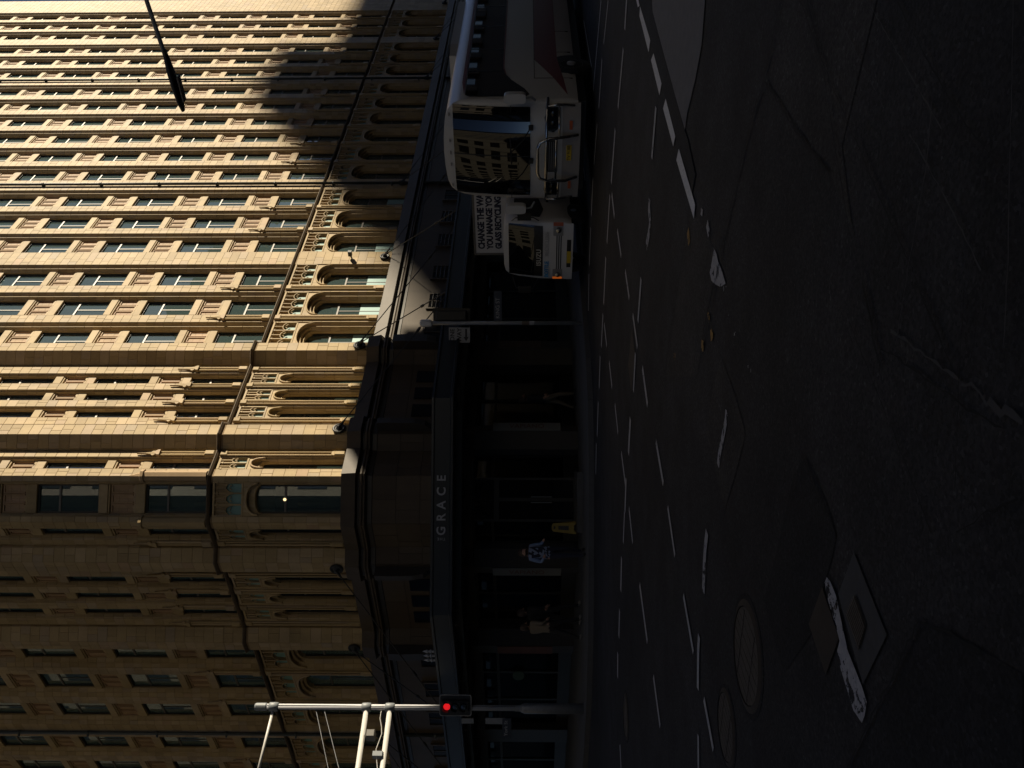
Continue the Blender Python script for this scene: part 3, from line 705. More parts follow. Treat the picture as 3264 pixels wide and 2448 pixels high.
# ---- pinnacles and shafts on the narrow piers
def pinnacle(w):
    m = MB(); s = w/2
    for sx in (-1, 1): m.tube([(sx*s*.62, -.035, .30), (sx*s*.62, -.035, 1.62)], s*.36, 8)
    m.tube([(0, -.02, .30), (0, -.02, 1.62)], s*.3, 6)
    m.bbox(-s*1.1, s*1.1, -.11, 0, 0, .30, .03)
    m.slab_y([(-s*1.12,1.62),(s*1.12,1.62),(s*1.12,1.68),(s*.5,1.76),(-s*.5,1.76),(-s*1.12,1.68)], -.11, 0)
    t = 1.76
    m.slab_y([(-s*.5,t),(s*.5,t),(s*1.05,t+.05),(s*.95,t+.09),(s*.42,t+.13),(s*.14,t+.30),(0,t+.55),(-s*.14,t+.30),(-s*.42,t+.13),(-s*.95,t+.09),(-s*1.05,t+.05)], -.065, -.015)
    m.lathe([(.001,t+.52),(.015,t+.40),(s*.26,t+.14),(s*.25,t)], (0,-.05,0), 8)
    return m.mesh('pinnacle', 'stone')
def shaft(w):
    m = MB(); s = w/2
    for sx in (-1, 1): m.tube([(sx*s*.62, -.03, .34), (sx*s*.62, -.03, 3.45)], s*.33, 8)
    m.bbox(-s*1.0, s*1.0, -.09, 0, 0, .32, .03); m.bbox(-s*1.0, s*1.0, -.08, 0, 3.45, 3.66, .02)
    m.slab_y([(-s*.98,.32),(s*.98,.32),(s*.7,.40),(-s*.7,.40)], -.07, 0)
    return m.mesh('shaft', 'stone')
PN, PS = {}, {}
for w in (.24, .18): PN[w] = pinnacle(w); PS[w] = shaft(w)
spots = [((a+b)/2, YN, .24) for a, b in piers_n]+[(22.03,YP,.18),(21.20,YP,.18),(20.385,YP,.18),(19.57,YP,.18),(18.11,YP,.15)]
for x, y, w in spots:
    w = .24 if w == .24 else .18
    for (px, py), r in (((x, y), 0.0), (mir((x, y)), -math.pi/2)):
        if r and py > 40: continue
        n = Vector((0,-1)) if r == 0 else Vector((-1,0)); c_ = Vector((px, py))+n*.009
        add('pinnacle', PN[w], c_.x, c_.y, 10.72, r); add('shaft', PS[w], c_.x, c_.y, 6.9, r)
for p in ((17.24,17.9), mir((17.24,17.9))):           # corner turrets of the cut corner
    m = MB(); m.lathe([(.16,10.72),(.16,12.5),(.20,12.52),(.20,12.6),(.11,12.66),(.05,12.85),(.001,13.15)], (p[0]+.02,p[1]+.02,0), 8); part('corner_pinnacle', m, 'stone')

# ---- string course, cornice, base
part('string_course', MB().sweep([(0,10.61),(.05,10.625),(.085,10.66),(.10,10.67),(.10,10.695),(.03,10.73),(-.3,10.75)], FRONT), 'ledge')
nb = MB()
part('base_cornice', MB().sweep([(-.6,6.9),(.0,6.88),(.20,6.85),(.26,6.44)], FRONT), 'granite')
part('cornice_moulding', MB().sweep([(.26,6.44),(.10,6.40),(.10,6.34)], FRONT), 'dark_granite')
part('cornice_bead', MB().sweep([(.10,6.34),(.19,6.32),(.21,6.27),(.18,6.23),(.20,6.21),(.20,6.18),(.10,6.15)], FRONT), 'granite')
part('cornice_frieze', MB().sweep([(.10,6.15),(.07,6.12),(.07,6.0),(.04,5.98)], FRONT), 'dark_granite')  # dark tone stands in for the shadow under the bead
base_path = [(p[0]+o_[0]*.04, p[1]+o_[1]*.04) for p, o_ in zip(FRONT, offset_dirs(FRONT))]
keep = len(singles); singles.clear(); core = MB()
face_run(base_path[:-1]+[(base_path[-1][0], 40)], 'base', 3.95, 5.99, 0.68, split=1.25, out=0.012)
gs = MB(); singles.sort(key=lambda s_: -s_[0])
for area, v, f, _ in singles[:120]: part('base_block', MB().add(v, f), 'granite')
for area, v, f, _ in singles[120:]: gs.add(v, f)
o = part('base_facing', gs, 'granite'); o['kind'] = 'stuff'
part('base_backing', core, 'dark_granite')
part('shop_lintel', MB().sweep([(.04,3.97),(.12,3.95),(.12,3.15),(-.3,3.15)], FRONT), 'dark_granite')
part('interior', MB().sweep([(-1.3,44),(-1.3,0.1)], [(62.5,18.05),(17.3,18.05),mir((17.3,18.05)),mir((62.5,18.05))]), 'interior')
part('shop_ceiling', MB().sweep([(-.1,3.2),(-1.4,3.2)], [(62.5,18.05),(17.3,18.05),mir((17.3,18.05)),mir((62.5,18.05))]), 'interior')
# console brackets under the flank piers, lower piers and posters
def lower(poly, name='lower_pier', mat='dark_granite', z0=.12, z1=3.2):
    part(name, MB().prism(poly, z0, z1), mat); part(name, MB().prism([mir(p) for p in poly], z0, z1), mat)
for xa, xb in ((22.2,23.5),(18.25,19.4)):
    lower([(xb,18.2),(xb-.1,17.85),(xb-.48,17.47),(xa+.42,17.47),(xa+.05,17.85),(xa,18.2)])
    prof = [(0,6.0),(.34,6.0),(.36,5.6),(.34,4.9),(.26,4.6),(.10,4.42),(0,4.40)]
    m = MB(); x0, x1 = xa+.44, xb-.5; n = len(prof)
    vs = [(x0,17.51-o_,z) for o_, z in prof]+[(x1,17.51-o_,z) for o_, z in prof]
    fs = [tuple(range(n)), tuple(range(2*n-1,n-1,-1))]+[(i,n+i,n+(i+1)%n,(i+1)%n) for i in range(n)]
    part('console_bracket', MB().add(vs, fs), 'dark_granite')
    part('console_bracket', MB().add([(*mir((v[0],v[1])), v[2]) for v in vs], fs), 'dark_granite')
for a, b in piers_w:
    lower([(b,18.4),(b,17.95),(a,17.95),(a,18.4)])
# mezzanine windows in the base
mz = MB(); mz.box(-.42,.42,-.03,.0,0,1.15); mz = mz.mesh('mezzanine_window', 'black_gloss')
mf = MB()
for b_ in ((-.50,-.42,-.06,0,-.08,1.23),(.42,.50,-.06,0,-.08,1.23),(-.42,.42,-.06,0,1.15,1.23),(-.42,.42,-.08,0,-.08,0),(-.02,.02,-.05,-.03,0,1.15)): mf.box(*b_)
mf = mf.mesh('window_surround', 'granite')
lv = MB()
for j in range(7): lv.bar((-.42,-.05,.1+.15*j),(.42,-.05,.1+.15*j),.02,.09,(0,1,-.7))
lv = lv.mesh('louvre', 'frame_grey')
for i, L in enumerate(LEFTS):
    for (px, py), r in (((L+OPEN/2, YN-.06), 0.0), (mir((L+OPEN/2, YN-.06)), -math.pi/2)):
        if r and py > 40: continue
        w = add('mezzanine_window', mz, px, py, 4.0, r); obj('window_surround', mf, w)
        if r == 0 and i in (1,2,3,4): obj('louvre', lv, w)
for a in (21.61, 20.79, 19.98):
    for (px, py), r in (((a, YP-.06), 0.0), (mir((a, YP-.06)), -math.pi/2)):
        m = MB().box(-.27,.27,-.03,0,0,1.15); w = put('mezzanine_window', m, 'black_gloss', bld, Vector((px, py, 4.0))-BLD0, r)
# shop fronts
def shop(xa, xb, y, n):
    for j in range(n):
        a, b = xa+(xb-xa)*j/n, xa+(xb-xa)*(j+1)/n; W = b-a
        for r in (0.0, -math.pi/2):
            c_ = ((a+b)/2, y) if r == 0 else mir(((a+b)/2, y))
            if r and c_[1] > 38: continue
            f = MB(); h = W/2
            for bx in ((-h,-h+.05,0,.1,.12,3.2),(h-.05,h,0,.1,.12,3.2),(-h+.05,h-.05,0,.1,.12,.55),(-h+.05,h-.05,0,.1,2.55,2.63),(-h+.05,h-.05,0,.1,3.1,3.2)): f.box(*bx)
            w = put('shop_front', f, 'frame_dark', bld, Vector((*c_, 0))-BLD0, r)
            put('pane', MB().box(-h+.05,h-.05,.04,.048,.55,2.55), 'shop_glass', w); put('transom_pane', MB().box(-h+.05,h-.05,.04,.048,2.63,3.1), 'shop_glass', w)
edges = [23.5]+[v for a, b in sorted(piers_w) for v in (a, b)]
for i in range(0, len(edges)-1, 2): shop(edges[i], edges[i+1], 18.15, max(1, round((edges[i+1]-edges[i])/1.9)))
shop(19.4, 22.2, 18.15, 2); shop(17.24, 18.25, 18.05, 1)
dr = MB(); w_ = MB()
d = put('entrance_door', MB().box(-.62,.62,.0,.08,.12,3.2), 'frame_dark', bld, Vector((*chp(.645,.1), 0))-BLD0, -math.pi/4)
for s_ in (-1, 1): put('pane', MB().box(min(s_*.05,s_*.55),max(s_*.05,s_*.55),-.012,-.004,.3,2.4), 'coach_glass', d); put('handle', MB().tube([(s_*.08,-.05,.9),(s_*.08,-.05,1.5)],.012,6), 'casting', d)
put('pane', MB().box(-.55,.55,-.012,-.004,2.55,3.1), 'coach_glass', d)
# posters on the lower piers
def poster(p0, p1, z0, z1, mat, txt=None, side=False):
    a, b = Vector(p0), Vector(p1); c_ = (a+b)/2; W = (b-a).length; r = -math.pi/2 if side else 0.0
    o = put('poster', MB().bbox(-W/2, W/2, -.03, 0, 0, z1-z0, .006), mat, bld, Vector((c_.x, c_.y, z0))-BLD0, r)
    if txt:
        me = text_mesh(txt, .24, 'poster_red', .004)
        for v in me.vertices: x, z = v.co.x, v.co.z; v.co.x, v.co.z = z, -x
        t = obj('lettering', me, o, (0, -.036, (z1-z0)*.5))
poster((19.0,17.46),(18.68,17.46),.62,2.6,'poster_grey','VAPIANO'); poster(mir((19.0,17.46)),mir((18.68,17.46)),.62,2.6,'poster_grey','VAPIANO',True)
poster((23.0,17.46),(22.63,17.46),1.15,2.55,'poster_brown'); poster(mir((23.0,17.46)),mir((22.62,17.46)),.8,2.55,'poster_red',None,True)
ov = MB(); pts = [(.28*math.cos(2*math.pi*k/20), .2*math.sin(2*math.pi*k/20)) for k in range(20)]; ov.slab_y(pts, -.02, 0)
put('oval_sign', ov, 'oval_green', bld, Vector((16.5, 26.9, 1.9))-BLD0, -math.pi/2)

# ---- street canopy
CAN_R = [(62.5,14.3),(16.5,14.3)]; CAN = both(CAN_R)
cp = part('canopy', MB().sweep([(-.3,3.99),(.03,3.99),(.035,3.93),(.0,3.91),(0,3.53),(.035,3.51),(.035,3.45),(-.25,3.45)], CAN), 'fascia_navy')
def canopy_child(name, mb, mats, smooth=False): return put(name, mb, mats, cp, (0,0,0), 0, smooth)
outer = [(p[0]-o_[0]*.05, p[1]-o_[1]*.05) for p, o_ in zip(CAN, offset_dirs(CAN))]
inner = [(62.5,18.05),(17.24,17.9),mir((17.24,17.9)),mir((62.5,18.05))]
m = MB()
for i in range(3):
    m.add([(*outer[i],3.96),(*outer[i+1],3.96),(*inner[i+1],4.12),(*inner[i],4.12)], [(0,1,2,3)])
canopy_child('canopy_roof', m, 'canopy_paint')
m = MB()
for i in range(3): m.add([(*outer[i],3.47),(*outer[i+1],3.47),(*inner[i+1],3.47),(*inner[i],3.47)], [(0,1,2,3)])
canopy_child('canopy_soffit', m, 'soffit')
for k in range(16):                                       # soffit beams
    x = 17.2+k*2.6
    canopy_child('soffit_beam', MB().box(x-.05,x+.05,14.5,17.9,3.36,3.47), 'soffit')
    if k < 8:
        a = mir((x, 14.5)); canopy_child('soffit_beam', MB().box(a[0],a[0]+3.4,a[1]-.05,a[1]+.05,3.36,3.47), 'soffit')
canopy_child('inner_beam', MB().sweep([(0,3.47),(0,3.28),(-.12,3.28),(-.12,3.47)], [(62.5,15.0),(16.8,15.0),mir((16.8,15.0)),mir((62.5,15.0))]), 'canopy_paint')
def on_line(py, c_=30.75):
    an = AZ-math.atan((H_PX/2-py)/F_PX); r_ = c_/(math.cos(an)+math.sin(an)); return (r_*math.cos(an), r_*math.sin(an))
for ch_, py in (('E',1525),('C',1567),('A',1610.6),('R',1650),('G',1693)):
    x, y = on_line(py); o = obj('letter', text_mesh(ch_, .305, 'letter_silver', .02, bold=.006), cp, (x, y, 3.72), -math.pi/4)
x, y = on_line(1718.5); me = text_mesh('THE', .095, 'letter_silver', .02, spacing=1.3)
for v in me.vertices: a, b = v.co.x, v.co.z; v.co.x, v.co.z = -b, a
obj('letter', me, cp, (x, y, 3.72), -math.pi/4)
for k, (px, py) in enumerate(((1376,2080),(1370,2094),(1378,2108))):        # small cast finials on the fascia
    y = 12.72*math.tan(AZ-math.atan((H_PX/2-py)/F_PX)); m = MB()
    m.lathe([(.03,3.97),(.03,4.06),(.06,4.08),(.02,4.12),(.045,4.18),(.001,4.30)], (12.74,y,0), 8); m.bar((12.74,y-.07,4.11),(12.74,y+.07,4.11),.03,.03)
    canopy_child('finial', m, 'letter_silver')
# rods from cast roundels on the piers
rnd = MB(); rnd.lathe([(.19,-.02),(.20,-.06),(.17,-.09),(.13,-.06),(.09,-.06),(.06,-.14),(.01,-.16)], (0,0,0), 18, 'y'); rnd = rnd.mesh('roundel', 'iron', True)
anch = [((a+b)/2, YN) for a, b in piers_w]+[(22.83,17.55),(18.8,17.55)]
for x, y in anch:
    for left in (False, True):
        p = (x, y-.02) if not left else mir((x, y-.02))
        if left and p[1] > 38: continue
        r = -math.pi/2 if left else 0.0
        add('roundel', rnd, p[0], p[1], 7.15, r)
        n = Vector((0,-1)) if not left else Vector((-1,0)); t = Vector((1,0)) if not left else Vector((0,1))
        a = Vector((p[0]+n.x*.13, p[1]+n.y*.13, 7.13))
        big = y == YN
        for dx in ((-2.6, 2.2) if big else ((-1.2, 2.6) if x > 20 else (2.6,))):
            e = (x+dx, 14.55) if not left else mir((x+dx, 14.55)); e = Vector((e[0], e[1], 4.0))
            m = MB(); m.tube([a, e], .017, 6); q1, q3 = a.lerp(e, .72), a.lerp(e, .76); m.tube([q1, q1.lerp(q3,.2), q1.lerp(q3,.8), q3], [.018,.042,.042,.018], 8); m.tube([a.lerp(e,.0), a.lerp(e,.06)], [.05,.02], 6)
            part('canopy_rod', m, 'rod_steel')
# downpipes
def downpipe(x, y, zt):
    m = MB(); m.tube([(x,y,4.1),(x,y,zt)], .062, 10); z = 5.0
    while z < zt: m.lathe([(.074,z-.05),(.074,z+.05)], (x,y,0), 10); m.box(x-.12,x+.12,y,y+.1,z-.02,z+.02); z += 2.6
    part('downpipe', m, 'pipe_green', True)
for i in (1, 2): a, b = sorted(piers_w)[i]; downpipe((a+b)/2-.08, YN-.10, 42)
a, b = sorted(piers_w)[0]; p = mir(((a+b)/2, YN-.10)); downpipe(p[0], p[1], 26)
m = MB(); m.tube([(29.15,YN-.02,8.45),(29.15,YN-.2,8.5)],.03,6); m.box(29.08,29.22,YN-.32,YN-.12,8.42,8.56); part('wall_camera', m, 'iron')
# lit lamps seen inside
for (x, y, z) in ((16.95,18.55,8.55),(23.55,18.6,11.9),(29.9,19.1,2.9)):
    part('room_lamp', MB().lathe([(.01,.05),(.04,.03),(.05,0),(.04,-.03),(.01,-.05)], (x,y,z), 10), 'lamp_warm', True)
print('building done', len(bld.children))

# ------------------------------------------------------------------ buildings across the two streets: they stand beyond the frame, keep the street in shade and show in the coach's windscreen
def block_building(label, x0, x1, y0, y1, h, mat, faces, lift=3.4, extra=()):
    t = thing('street_block', label, 'building', ((x0+x1)/2, (y0+y1)/2, 0), group='buildings across the streets')
    cx, cy = (x0+x1)/2, (y0+y1)/2
    m = MB().box(x0-cx, x1-cx, y0-cy, y1-cy, 0.02, h)
    put('wall', m, mat, t)
    put('parapet', MB().box(x0-cx-.2, x1-cx+.2, y0-cy-.2, y1-cy+.2, h+.002, h+.5), mat, t)
    for (a, b, c_, d, hh) in extra: put('roof_plant', MB().box(a-cx, b-cx, c_-cy, d-cy, h+.5, h+hh), 'frame_grey', t)
    z = 4.6
    while z < h-2.2:
        if 'n' in faces: put('window_band', MB().box(x0-cx+.6, x1-cx-.6, y1-cy, y1-cy+.05, z, z+1.9), 'coach_glass', t)
        if 's' in faces: put('window_band', MB().box(x0-cx+.6, x1-cx-.6, y0-cy-.05, y0-cy, z, z+1.9), 'coach_glass', t)
        if 'e' in faces: put('window_band', MB().box(x1-cx, x1-cx+.05, y0-cy+.6, y1-cy-.6, z, z+1.9), 'coach_glass', t)
        if 'w' in faces: put('window_band', MB().box(x0-cx-.05, x0-cx, y0-cy+.6, y1-cy-.6, z, z+1.9), 'coach_glass', t)
        z += lift
    pm = MB()
    for k in range(int((x1-x0)/2.6)+1):
        x = x0-cx+.3+k*2.6
        if 'n' in faces: pm.box(x, x+.9, y1-cy+.03, y1-cy+.22, 4.4, h-.4)
        if 's' in faces: pm.box(x, x+.9, y0-cy-.22, y0-cy-.03, 4.4, h-.4)
    for k in range(int((y1-y0)/2.6)+1):
        y = y0-cy+.3+k*2.6
        if 'e' in faces: pm.box(x1-cx+.03, x1-cx+.22, y, y+.9, 4.4, h-.4)
        if 'w' in faces: pm.box(x0-cx-.22, x0-cx-.03, y, y+.9, 4.4, h-.4)
    put('wall_pier', pm, mat, t)
    return t
block_building('brown office block facing the coach across the side street', 14.5, 42.4, -42, -3.2, 20.9, 'wall_plain', 'nw')
block_building('lower brown block further up the side street opposite the canopy', 42.4, 61.6, -42, -3.2, 19.4, 'wall_plain', 'n', extra=((45.0,49.3,-9,-3.4,2.75),(51.1,51.6,-4.2,-3.7,2.0),(55.5,57.0,-4.6,-3.6,1.6),(58.2,58.7,-4.2,-3.7,2.4)))
block_building('long low block beside the coach opposite the lit wall', 61.6, 130, -42, -3.2, 19.4, 'wall_pale', 'n')
rise, shift = math.hypot(108, 108*SUN_T)*math.tan(SUN_EL), 108*SUN_T
for j, (xa, xb, z, lab) in enumerate(((37.2,38.6,7.6,'lowest step of the far tower throwing shade over the coach'),(38.6,40.4,10.0,'second step of the far tower above the coach'),(40.4,43.4,12.8,'third step of the far tower above the coach'),(43.4,46.0,15.2,'fourth step of the far tower above the coach'),(46.0,53.5,16.6,'tallest far tower shading the upper wall behind the street lamp'),(53.5,75,13.4,'broad far tower beyond the right edge of the street'))):
    block_building(lab, xa+shift, xb+shift, -130, -90, z+rise-.5, 'wall_pale', 'n')
block_building('added office block beyond the left edge of the crossing, made tall to hold back sky light', -40, -6.5, 17, 90, 78, 'wall_pale', 'es')  # height and dark walls set to cut sky and bounce light
block_building('added brown office block behind the viewer, made tall to hold back sky light', -40, -6.5, -60, -3.2, 70, 'wall_plain', 'en')  # unseen block, raised to close off sky over the shaded corner

# ------------------------------------------------------------------ white coach
bus = thing('coach', 'white touring coach with bull bar and red side stripe waiting at the junction', 'coach', (19.3, 7.9, 0))
BL = 12.2
def xf(y, z):
    t = abs((y-1.25)/1.25); return .30*t**3.2+.26*max(0, (z-1.45)/2.1)**2+.05*max(0, (1.0-z))
ring = [(0.04,.42),(0.0,.60),(0.0,1.2),(0.0,2.0),(0.02,2.9),(0.05,3.15),(0.12,3.33),(0.26,3.46),(0.5,3.54),(0.9,3.58),(1.25,3.59)]
ring = ring+[(2.5-y, z) for y, z in reversed(ring[:-1])]
body = MB(); NR = len(ring); vs = []
ks = [0.0,.25,.5,.7,.85,.94,1.0]
for k in ks: vs += [(xf(1.25+(y-1.25)*k, z), 1.25+(y-1.25)*k, z if k > .5 else z) for y, z in ring]
for xs in (.45,.8,2,4,8,12.0,12.2): vs += [(max(xs, xf(y, z)+.02), y if xs < 12.1 else 1.25+(y-1.25)*.94, z) for y, z in ring]
nst = len(ks)+7; fs = []
for i in range(nst-1):
    for j in range(NR-1): fs.append((i*NR+j, i*NR+j+1, (i+1)*NR+j+1, (i+1)*NR+j))
fs.append(tuple((nst-1)*NR+j for j in range(NR)))
body.add(vs, fs); put('body', body, 'bus_white', bus, smooth=True)
put('underbody', MB().box(.5,12,.12,2.38,.22,.45), 'black', bus)
def front_panel(name, y0, y1, z0, z1, mat, off=.014, ny=14, nz=8, top=None, parent=None):
    m = MB(); vs = []; 
    for i in range(ny+1):
        for j in range(nz+1):
            y = y0+(y1-y0)*i/ny; zz1 = z1 if top is None else top(y); z = z0+(zz1-z0)*j/nz; vs.append((xf(y, z)-off, y, z))
    m.add(vs, [(i*(nz+1)+j, i*(nz+1)+j+1, (i+1)*(nz+1)+j+1, (i+1)*(nz+1)+j) for i in range(ny) for j in range(nz)])
    return put(name, m, mat, parent or bus, smooth=True)
front_panel('windscreen', .13, 2.37, 1.53, 3.34, 'coach_glass')
m = MB(); m.tube([(xf(1.25,z)-.02,1.25,z) for z in (1.53,2,2.5,3,3.34)], .012, 5); put('windscreen_divider', m, 'black', bus)
front_panel('bumper', .05, 2.45, .36, .78, 'bus_grey', .05, 14, 3)
front_panel('grille', .85, 1.65, .90, 1.12, 'black', .02, 6, 2)
for j in range(4): front_panel('grille_slat', .88, 1.62, .925+.05*j, .94+.05*j, 'bus_grey', .03, 6, 1)
for s_ in (0, 1):
    mm = lambda y: 2.5-y if s_ else y
    pts = [(.14,.84),(.14,1.12),(.34,1.20),(.62,1.14),(.66,.98),(.55,.84)]
    m = MB(); vs = [(xf(mm(y), z)-.022, mm(y), z) for y, z in pts]+[(xf(mm(y), z)+.05, mm(y), z) for y, z in pts]; n = len(pts)
    m.add(vs, [tuple(range(n)), tuple(range(2*n-1,n-1,-1))]+[(i,(i+1)%n,n+(i+1)%n,n+i) for i in range(n)])
    h = put('headlight', m, 'black_gloss', bus)
    for q in (.26,.46): put('lens', MB().lathe([(.001,-.03),(.06,-.02),(.06,.0)], (xf(mm(q),1.0)-.012, mm(q), 1.0), 12, 'x'), 'black_gloss', h)
    put('fog_light', MB().box(xf(mm(.5),.6)-.07, xf(mm(.5),.6)-.03, mm(.5)-.1, mm(.5)+.1, .55,.62), 'tyre_orange', bus)
m = MB()
def P(y, z, o_): return (xf(min(max(y,0),2.5), z)-o_, y, z)
m.tube([P(-.02,1.12,-.05),P(.08,1.14,.13),P(.4,1.15,.18),P(1.25,1.16,.2),P(2.1,1.15,.18),P(2.42,1.14,.13),P(2.52,1.12,-.05)], .034, 8)
m.tube([P(.72,.42,.06),P(.70,.7,.2),P(.72,1.1,.25),P(.80,1.30,.26),P(.95,1.36,.26),P(1.55,1.36,.26),P(1.70,1.30,.26),P(1.78,1.1,.25),P(1.80,.7,.2),P(1.78,.42,.06)], .038, 8)
m.tube([P(.74,.93,.24),P(1.76,.93,.24)], .026, 8); m.tube([P(.10,.86,.12),P(.72,.86,.22)], .026, 8); m.tube([P(1.78,.86,.22),P(2.4,.86,.12)], .026, 8)
m.tube([P(.08,1.14,.13),P(.05,.9,.13),P(.10,.5,.05)], .03, 8); m.tube([P(2.42,1.14,.13),P(2.45,.9,.13),P(2.4,.5,.05)], .03, 8)
put('bull_bar', m, 'chrome', bus, smooth=True)
pl = put('number_plate', MB().bbox(-.19,.19,-.012,0,-.06,.06,.004), 'plate_yellow', bus, (xf(1.25,.62)-.06,1.15,.62), -math.pi/2)
obj('lettering', text_mesh('TV 9188', .105, 'black', .004), pl, (0,-.017,0))
for y in (.35,.95,1.25,1.55,2.15): put('marker_lamp', MB().box(xf(y,3.43)-.03, xf(y,3.43)+.05, y-.035, y+.035, 3.415,3.445), 'bus_grey', bus)
for y0, y1, z in ((.55,1.15,1.52),(1.35,2.0,1.52)):
    m = MB(); m.tube([P(y0,z,.06),P((y0+y1)/2,1.70,.035),P(y1,1.98,.03)], .012, 5); m.bar(P(y1-.35,2.0,.03),P(y1+.3,1.97,.03),.025,.02,(1,0,0)); m.box(*[v for pr in zip(P(y0-.05,z-.06,.09),P(y0+.05,z+.05,-.05)) for v in pr]); put('wiper', m, 'black', bus)
m = MB(); m.tube([P(.1,1.98,.05),P(1.2,2.0,.05),P(2.45,1.98,.05)], .009, 4); put('sun_rail', m, 'black', bus)
for y, s_ in ((-.16, -1), (2.64, 1)):
    m = MB(); rr = []
    for k in range(16):
        a = 2*math.pi*k/16; c_, s2 = math.cos(a), math.sin(a); rr.append((y+.12*abs(c_)**.5*(1 if c_ > 0 else -1), 1.88+.25*abs(s2)**.5*(1 if s2 > 0 else -1)))
    m.slab_x(rr, -.06, .10); mirror = put('mirror', m, 'bus_white', bus)
    put('mirror_glass', MB().slab_x([(y+(a-y)*.85, 1.88+(b-1.88)*.85) for a, b in rr], .104, .110), 'chrome', mirror)
    m = MB(); m.tube([(.02,y,1.64),(.06,y,1.5),(.16,1.25+(y-1.25)*.92,1.42)], .028, 6); put('mirror_arm', m, 'casting', bus)
# near side (facing the viewer): glass, stripes, wheel
def side(name, pts, mat, off, parent=None, th=.02): return put(name, MB().slab_y(pts, -off, -off+th), mat, parent or bus)
sg = side('side_window', [(.52,1.62),(.62,1.55),(.95,1.66),(1.5,1.98),(1.9,2.14),(2.3,2.2),(12,2.2),(12,3.05),(.62,3.05),(.52,2.95)], 'coach_glass', .012)
side('window_rubber', [(2.3,2.165),(12,2.165),(12,2.2),(2.3,2.2),(1.9,2.14),(1.9,2.11)], 'bus_red', .010)
side('side_stripe', [(.6,.66),(1.7,.98),(2.9,1.42),(12,1.42),(12,.85),(2.95,.85),(1.5,.72)], 'bus_red', .008)
side('roof_stripe', [(.65,3.08),(12,3.08),(12,3.16),(1.4,3.16)], 'bus_red', -.003)
for x in (2.05, 3.6, 5.4, 7.2, 9.0, 10.8): side('pillar', [(x,2.22),(x+.05,2.22),(x+.05,3.04),(x,3.04)], 'black', .016)
for x in (1.62, 3.4, 5.0): side('panel_seam', [(x,.5),(x+.015,.5),(x+.015,1.42),(x,1.42)], 'black', .006)
side('luggage_seam', [(1.62,1.42),(12,1.42),(12,1.435),(1.62,1.435)], 'black', .010)
for x in (2.55, 9.1):
    t = put('wheel', MB().lathe([(.30,.0),(.47,.02),(.50,.08),(.50,.26),(.47,.30)], (x,-.01,.50), 24, 'y'), 'rubber', bus, smooth=True)
    put('rim', MB().lathe([(.30,.05),(.29,.0),(.24,.03),(.12,.04),(.11,-.03),(.07,-.04)], (x,-.012,.50), 20, 'y'), 'hub_grey', t)
    arch_ = [(x+.62*math.cos(math.pi*k/14), .50+.62*math.sin(math.pi*k/14)) for k in range(15)]
    side('wheel_arch', [(x-.62,.36)]+list(reversed(arch_))+[(x+.62,.36)], 'black', .0045)
put('air_conditioner', MB().prism([(4.6,.5),(5.2,.38),(9,.38),(9,2.12),(5.2,2.12),(4.6,2.0)], 3.40, 3.72), 'bus_white', bus)

# ------------------------------------------------------------------ bottle recycling truck
trk = thing('recycling_truck', 'white cab-over bottle recycling truck half hidden behind the coach', 'truck', (19.9, 11.3, 0))
TW = 1.74
def tf(y, z):
    t = abs((y-TW/2)/(TW/2)); return .10*t**4+.24*max(0, (z-1.15)/1.2)**1.3
ring = [(0.05,.45),(0.0,.6),(0.0,1.25),(0.03,1.85),(0.08,2.08),(0.18,2.18),(0.4,2.22),(TW/2,2.23)]
ring = ring+[(TW-y, z) for y, z in reversed(ring[:-1])]; NR = len(ring); vs = []
for k in ks: vs += [(tf(TW/2+(y-TW/2)*k, z), TW/2+(y-TW/2)*k, z) for y, z in ring]
for xs in (.38,.9,1.65): vs += [(max(xs, tf(y, z)+.02), y, z) for y, z in ring]
nst = len(ks)+3; fs = [(i*NR+j, i*NR+j+1, (i+1)*NR+j+1, (i+1)*NR+j) for i in range(nst-1) for j in range(NR-1)]+[tuple((nst-1)*NR+j for j in range(NR))]
put('cab', MB().add(vs, fs), 'truck_white', trk, smooth=True)
def tpanel(name, y0, y1, z0, z1, mat, off=.012, ny=12, nz=5, parent=None):
    m = MB(); vs = [(tf(y0+(y1-y0)*i/ny, z0+(z1-z0)*j/nz)-off, y0+(y1-y0)*i/ny, z0+(z1-z0)*j/nz) for i in range(ny+1) for j in range(nz+1)]
    m.add(vs, [(i*(nz+1)+j, i*(nz+1)+j+1, (i+1)*(nz+1)+j+1, (i+1)*(nz+1)+j) for i in range(ny) for j in range(nz)]); return put(name, m, mat, parent or trk, smooth=True)
tpanel('windscreen', .10, TW-.10, 1.42, 2.09, 'coach_glass'); tpanel('dash_panel', .10, TW-.10, 1.19, 1.43, 'black', .009)
tpanel('bumper', .02, TW-.02, .40, .62, 'truck_white', .05, 12, 2); tpanel('bumper_slot', .45, TW-.45, .45, .56, 'black', .054, 8, 1)
for j in range(3): tpanel('grille_slat', .36, TW-.36, .70+.055*j, .725+.055*j, 'black', .010, 8, 1)
obj('lettering', text_mesh('ISUZU', .17, 'chrome_text', .01, spacing=1.1, bold=.004), trk, (tf(.7,1.30)-.016, 1.02, 1.29), -math.pi/2)
obj('lettering', text_mesh('BOTTLE', .15, 'print_blue', .004, spacing=.9, bold=.005), trk, (-.008, 1.38, 1.08), -math.pi/2)
obj('lettering', text_mesh('RECYCLERS', .15, 'print_grey', .004, spacing=.9), trk, (-.008, .62, 1.08), -math.pi/2)
